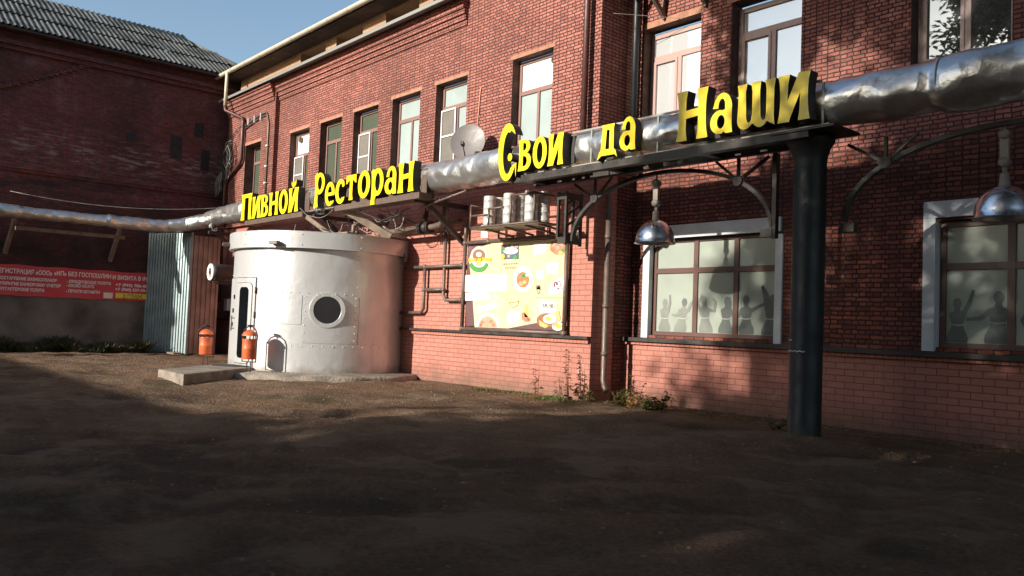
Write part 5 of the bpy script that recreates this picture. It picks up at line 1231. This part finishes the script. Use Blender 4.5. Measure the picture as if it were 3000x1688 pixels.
mb = MB(); mb.beam((-14.75, 8.3, 3.35), (-13.95, 8.9, 2.80), .05, .14); mb.beam((-16.2, 8.2, 3.3), (-15.3, 8.4, 2.82), .05, .09); mb.beam((-15.6, 8.0, 2.82), (-14.3, 8.25, 2.84), .3, .03); mb.beam((-14.6, 8.5, 2.83), (-13.95, 9.3, 2.80), .25, .03); mb.each('board', 'wood', db)
mb = MB(); mb.tube([(-15.2, 9.38, 3.15), (-15.2, 8.9, 3.18), (-15.25, 8.8, 3.1), (-15.25, 8.8, 2.8)], .05, 10); mb.build('vent_stub', 'steel_pipe', db)
mb = MB(); mb.cyl((-12.35, 8.5, 3.22), (-10.9, 8.42, 3.38), .02, 8)
for t in (.15, .45, .72, .98): p = Vector((-12.35, 8.5, 3.22)).lerp(Vector((-10.9, 8.42, 3.38)), t); mb.cyl(p-Vector((.015, 0, 0)), p+Vector((.015, 0, .004)), .03, 8)
tag(mb.build('hanging_tube', 'steel_pipe', None), 'thin grey cable tube hung below the foil pipe left of the kegs', 'tube')
# steel bracket high on the right wing
br = thing('wall_bracket', (-8.2, 9.9, 6.6), 'rusty steel bracket platform high on the wall over the first right wing window', 'bracket')
mb = MB(); mb.box(-8.62, -7.35, 9.55, 10.29, 6.78, 6.84); mb.build('platform', 'steel_dark', br)
mb = MB()
for x in (-8.3, -7.5): mb.beam((x, 9.6, 6.77), (x, 10.27, 6.2), .05, .08); mb.beam((x, 10.26, 6.15), (x, 10.26, 6.8), .04, .04)
mb.tube([(-8.7, 9.75, 6.62), (-8.45, 10.2, 6.75)], .045, 10)
mb.each('strut', 'steel_pipe', br)

# ================================================================== PLANTS on the ground
def leaf_quad(mb, p, d, ln, wd, mi=0, droop=.2):
    d = Vector(d).normalized(); s_ = d.cross(Vector((0, 0, 1)));
    if s_.length < .05: s_ = Vector((1, 0, 0))
    s_.normalize(); up = s_.cross(d)
    a = Vector(p); m_ = a+d*ln*.5+up*ln*.06; e = a+d*ln-Vector((0, 0, ln*droop))
    mb.add([a, m_+s_*wd/2, e, m_-s_*wd/2], [(0, 1, 2), (0, 2, 3)], mi)
def weed(x, y, h, ns, mt, label, cat='weed', spread=.12, leafy=1., seed=0, broad=.05, group='weeds along the foot of the wall'):
    r = random.Random(seed); z = ground_height(x, y)
    t = thing('weed_plant', (x, y, z), label, cat, group)
    st = MB(); lf = MB()
    for k in range(ns):
        a = r.uniform(0, 6.28); b = Vector((x+.03*math.cos(a), y+.03*math.sin(a), z-.02)); hh = h*r.uniform(.6, 1)
        tip = b+Vector((math.cos(a)*spread*r.uniform(.3, 1), math.sin(a)*spread*.5*r.uniform(.3, 1), hh)); md = b.lerp(tip, .5)+Vector((0, 0, hh*.06))
        st.tube([b, md, tip], [.006, .0045, .002], 5)
        for j in range(int(10*leafy*hh/.4)+3):
            f = r.uniform(.08, 1); p = b.lerp(md, f*2) if f < .5 else md.lerp(tip, f*2-1); aa = r.uniform(0, 6.28)
            leaf_quad(lf, p, (math.cos(aa), math.sin(aa), r.uniform(-.1, .7)), r.uniform(.05, .13)*(1.2-f*.6), broad*r.uniform(.5, 1), 0, r.uniform(0, .5))
    st.build('stem', 'weed_red', t); lf.build('leaves', mt, t)
    return t
def gp(px, py): p = Wz(px, py, 0); return p.x, min(p.y, (YL if p.x < XE else YR-.12)-.06)
W_ = [((1572, 1168), .55, 3, 'weed_red', 'thin dry reddish weed against the pink wall under the menu board', .10, .9, .02), ((1668, 1176), .85, 3, 'weed_red', 'tallest thin dry weed with drooping brown leaves near the wall corner', .10, 1.0, .03),
      ((1690, 1176), .70, 2, 'weed_red', 'tall red leaved weed stalk right next to the tallest one', .12, 1.2, .045), ((1820, 1192), .30, 9, 'weed', 'broad leaved green weed clump in the inner corner', .30, 1.6, .08),
      ((1862, 1195), .62, 4, 'weed_red', 'red stemmed weed rising out of the leafy clump', .16, 1.2, .04), ((1880, 1203), .24, 9, 'weed', 'low bright green weed in front of the leafy clump', .28, 1.5, .07), ((1905, 1203), .26, 7, 'weed_yellow', 'yellowed weed among the green leaves by the inner corner', .25, 1.2, .06),
      ((1930, 1205), .30, 7, 'weed', 'dark green weed at the right end of the leafy clump', .25, 1.4, .08), ((1722, 1178), .26, 5, 'weed', 'small leafy weed at the corner edge of the pink wall', .14, 1.2, .05), ((1845, 1200), .30, 5, 'weed_yellow', 'yellow grassy weed in the middle of the leafy clump', .25, .8, .03),
      ((2275, 1262), .22, 6, 'weed', 'small dark weed at the foot of the thick column', .22, 1.0, .05), ((905, 1105), .10, 8, 'grass', 'small grass tuft growing at the base of the drum', .10, .8, .015)]
for i, (pp, h, ns, mt, lb, sp_, lfy, brd) in enumerate(W_):
    x, y = gp(*pp); weed(x, y, h, ns, mt, lb, seed=i+11, spread=sp_, leafy=lfy, broad=brd)
def blades(name, spots, n, h, mt, label):
    mb = MB(); r = random.Random(5)
    for (x0, x1, y0, y1, dens) in spots:
        for k in range(int(n*dens)):
            x, y = r.uniform(x0, x1), r.uniform(y0, y1)
            if noise.noise((x*1.6, y*1.6, 2)) < -.22+.3*r.random()**2: continue
            z = ground_height(x, y); a = r.uniform(0, 6.28); hh = h*r.uniform(.25, 1.0)*(.65+.8*max(-.3, noise.noise((x*.9, y*1.3, 6))))
            t_ = r.uniform(.2, 1.1); leaf_quad(mb, (x, y, z-.01), (math.cos(a)*t_, math.sin(a)*t_, 1), hh, .010+.012*r.random(), 0, .15)
    return tag(mb.build(name, mt, None), label, 'grass', kind='stuff')
blades('grass', [(-11.3, -8.9, 9.0, 9.36, .5), (-8.8, -6.2, 9.4, 10.1, .28), (-10.2, -8.9, 8.85, 9.3, .35)], 3200, .11, 'weed', 'short green grass along the foot of the pink wall')
blades('grass', [(-23.92, -23.3, 5.3, 7.3, 1), (-23.92, -23.5, 4.2, 7.2, .6), (-23.92, -23.7, 3.0, 5.4, .35)], 7000, .62, 'grass', 'dark overgrown grass at the foot of the shaded building')
mb = MB(); r = random.Random(9)
for k in range(4200):                   # dead leaves drift against the wall, fewer in the yard
    if r.random() < .62: x = r.uniform(-11.2, -2); y = (9.36 if x < XE else 10.12)-abs(r.gauss(0, .38))
    else: x, y = r.uniform(-20, -1.5), r.uniform(2.2, 9.2)
    if math.hypot(x-DC.x, y-DC.y) < 2.3 or (r.random() < .7 and y < 8.3): continue
    z = ground_height(x, y)+.008; a = r.uniform(0, 6.28); leaf_quad(mb, (x, y, z), (math.cos(a), math.sin(a), r.uniform(-.05, .35)), r.uniform(.025, .06), r.uniform(.018, .04), 0, .1)
tag(mb.build('leaf_litter', 'litter', None), 'scattered dead leaves on the dirt along the wall', 'fallen leaves', kind='stuff')
mb = MB()
for k in range(1800):
    x, y = (r.uniform(-23.5, -16), r.uniform(3.2, 6.8)) if r.random() < .5 else (r.uniform(-18, -1.2), r.uniform(1.4, 8.8))
    z = ground_height(x, y); s_ = r.uniform(.005, .016); mb.ball((x, y, z+s_*.2), s_, 4, 0, (1, r.uniform(.6, 1), .6))
tag(mb.build('gravel', 'concrete', None), 'small stones strewn over the trodden dirt yard', 'gravel', kind='stuff')

# ================================================================== BEHIND THE CAMERA: what throws the shade
def tree(loc, h, crown, n, label, seed, ls=1.):
    """crown: list of (dx,dy,z,r) leaf clouds"""
    r = random.Random(seed); t = thing('tree', loc, label, 'tree', 'trees behind the viewer'); L0 = Vector(loc)
    mb = MB(); top = L0+Vector((.2, .1, h*.75)); mb.tube([L0-Vector((0, 0, .2)), L0+Vector((.05, 0, h*.25)), L0+Vector((.0, .1, h*.5)), top], [.26, .2, .15, .05], 10)
    for (dx, dy, z, rr) in crown: mb.tube([L0+Vector((0, 0, min(h*.55, z*.62))), L0+Vector((dx*.5, dy*.5, z*.85)), L0+Vector((dx, dy, z))], [.1, .06, .015], 6)
    mb.build('trunk', 'bark', t)
    vs = []; tot = sum(c[3]**2 for c in crown)
    for (dx, dy, z, rr) in crown:
        cl = [(r.gauss(0, .46), r.gauss(0, .46), r.gauss(0, .42)) for k in range(int(9*rr))]
        for k in range(int(n*rr*rr/tot)):
            q0 = r.choice(cl); v = Vector((q0[0]+r.gauss(0, .24), q0[1]+r.gauss(0, .24), q0[2]+r.gauss(0, .22)))
            if v.length > 1.25: v *= 1.0/v.length
            p = L0+Vector((dx, dy, z))+v*rr; vs.append(p)
    lf = MB()
    for p in vs:
        a, b = r.uniform(0, 6.28), r.uniform(-.8, .8); leaf_quad(lf, p, (math.cos(a)*math.cos(b), math.sin(a)*math.cos(b), math.sin(b)), r.uniform(.16, .30)*ls, r.uniform(.11, .19)*ls, 0, .2)
    lf.build('crown', 'leaf', t); return t
tree((-3.8, -5.2, 0), 12, [(-1.3, 0, 5.6, 1.8), (1.0, .5, 6.4, 2.0), (-1.0, -.4, 8.4, 2.0), (1.8, -.6, 9.0, 1.8), (-.6, .4, 10.9, 1.7), (1.6, .2, 4.6, 1.6), (-1.5, .2, 3.6, 1.5), (.8, .2, 8.0, 1.9), (2.9, .2, 7.4, 1.7)], 20000, 'broad leafy tree behind the viewer, nearest the column', 21)
tree((.6, -3.6, 0), 12, [(-1.6, .2, 4.6, 1.8), (1.4, .5, 5.2, 2.0), (-.4, 0, 7.2, 2.1), (1.7, -.2, 8.0, 2.0), (.2, .4, 9.8, 1.7), (-2.0, .3, 6.4, 1.6), (.3, -.4, 3.2, 1.6)], 16000, 'leafy tree right behind the viewer, shading the yard', 22)
tree((4.8, -4.0, 0), 12, [(-1.4, 0, 4.6, 1.9), (1.4, .4, 5.4, 2.0), (0, 0, 7.6, 2.2), (1.2, 0, 9.6, 1.8), (-1.6, .3, 9.0, 1.8)], 13000, 'leafy tree to the right behind the viewer', 23)
tree((-8.6, -17, 0), 13, [(-.9, 0, 6.6, 1.5), (.9, 0, 7.2, 1.7), (-.6, 0, 9.2, 1.5), (.9, 0, 10.0, 1.7), (.4, 0, 11.6, 1.3)], 5200, 'lower leafy tree beyond the garages, at the left end of the tree row', 24, 1.45)
tree((-5.2, -17.5, 0), 17, [(-1.2, 0, 6.8, 1.9), (1.1, 0, 7.6, 2.0), (-1.0, 0, 10.0, 1.9), (1.1, 0, 11.0, 2.0), (.3, 0, 13.4, 1.8), (1.0, 0, 15.4, 1.5)], 7600, 'tall leafy tree beyond the garages, second in the tree row', 25, 1.45)
tree((-1.2, -17, 0), 18, [(-1.3, 0, 6.8, 2.0), (1.3, 0, 7.4, 2.0), (-1.2, 0, 10.4, 2.0), (1.2, 0, 11.0, 2.1), (-.8, 0, 14, 2.0), (.9, 0, 15.4, 1.8)], 13000, 'tall leafy tree beyond the garages, third in the tree row', 26, 1.45)
tree((3.4, -17, 0), 17, [(-1.3, 0, 6.8, 2.1), (1.3, 0, 7.6, 2.1), (-1.2, 0, 10.6, 2.1), (1.3, 0, 11.4, 2.1), (0, 0, 14.4, 2.0)], 12500, 'tall leafy tree beyond the garages, right end of the tree row', 27, 1.45)
tree((-7.3, -1.6, 0), 10, [(-.1, 1.7, 9.2, 1.2), (.3, .6, 10.2, 1.2), (.9, -.3, 10.2, 1.2)], 4600, 'slender high crowned tree left behind the viewer', 28)
tree((5.2, .2, 0), 13, [(-8.6, 1.4, 10.6, 2.0), (-6.0, .2, 10.2, 2.2), (-3.0, .6, 10.4, 2.3), (.2, .2, 10.6, 2.3), (-8.0, 4.2, 11.4, 1.9), (-5.0, 3.8, 11.2, 2.2), (-2.0, 4.0, 11.4, 2.2), (1.2, 3.6, 11.2, 2.2)], 34000, 'unseen spreading tree added above the viewer to darken the yard', 29, 1.45)  # out of view, added so its canopy keeps sky light off the foreground
tree((-29.5, -7, 0), 18, [(-1, 0, 7, 2.2), (0, 1.5, 9.6, 2.4), (-.6, -1.6, 10, 2.4), (-.4, .2, 13, 2.6), (-.4, 0, 16, 2.2)], 9000, 'unseen bushy tree added behind the old building to block sky light', 32, 1.6)  # added out of sight to block sky light from the left
tree((-30, -14, 0), 18, [(-1, 0, 6, 2.6), (0, 2, 9.6, 2.8), (-.6, -2, 10, 2.8), (-.4, .2, 13.4, 2.8), (-.4, 0, 17, 2.2)], 9500, 'unseen bushy tree added at the far left to cut sky light', 33, 1.7)  # second unseen blocker, added to lower the sky fill from the left
gar = thing('garage_row', (-20, -12, 0), 'low row of garages across the yard behind the viewer', 'garages')
MB().box(-46, 16.0, -16, -12, -.1, 5.15).build('wall', 'rough', gar)
mb = MB(); mb.box(-46.2, 16.2, -16.2, -11.8, 5.15, 5.3); mb.build('roof', 'roof_metal', gar)
mb = MB()
for k in range(17): mb.box(-45+k*3.5, -42.4+k*3.5, -11.99, -11.95, 0, 2.4)
mb.each('garage_door', 'steel_dark', gar)
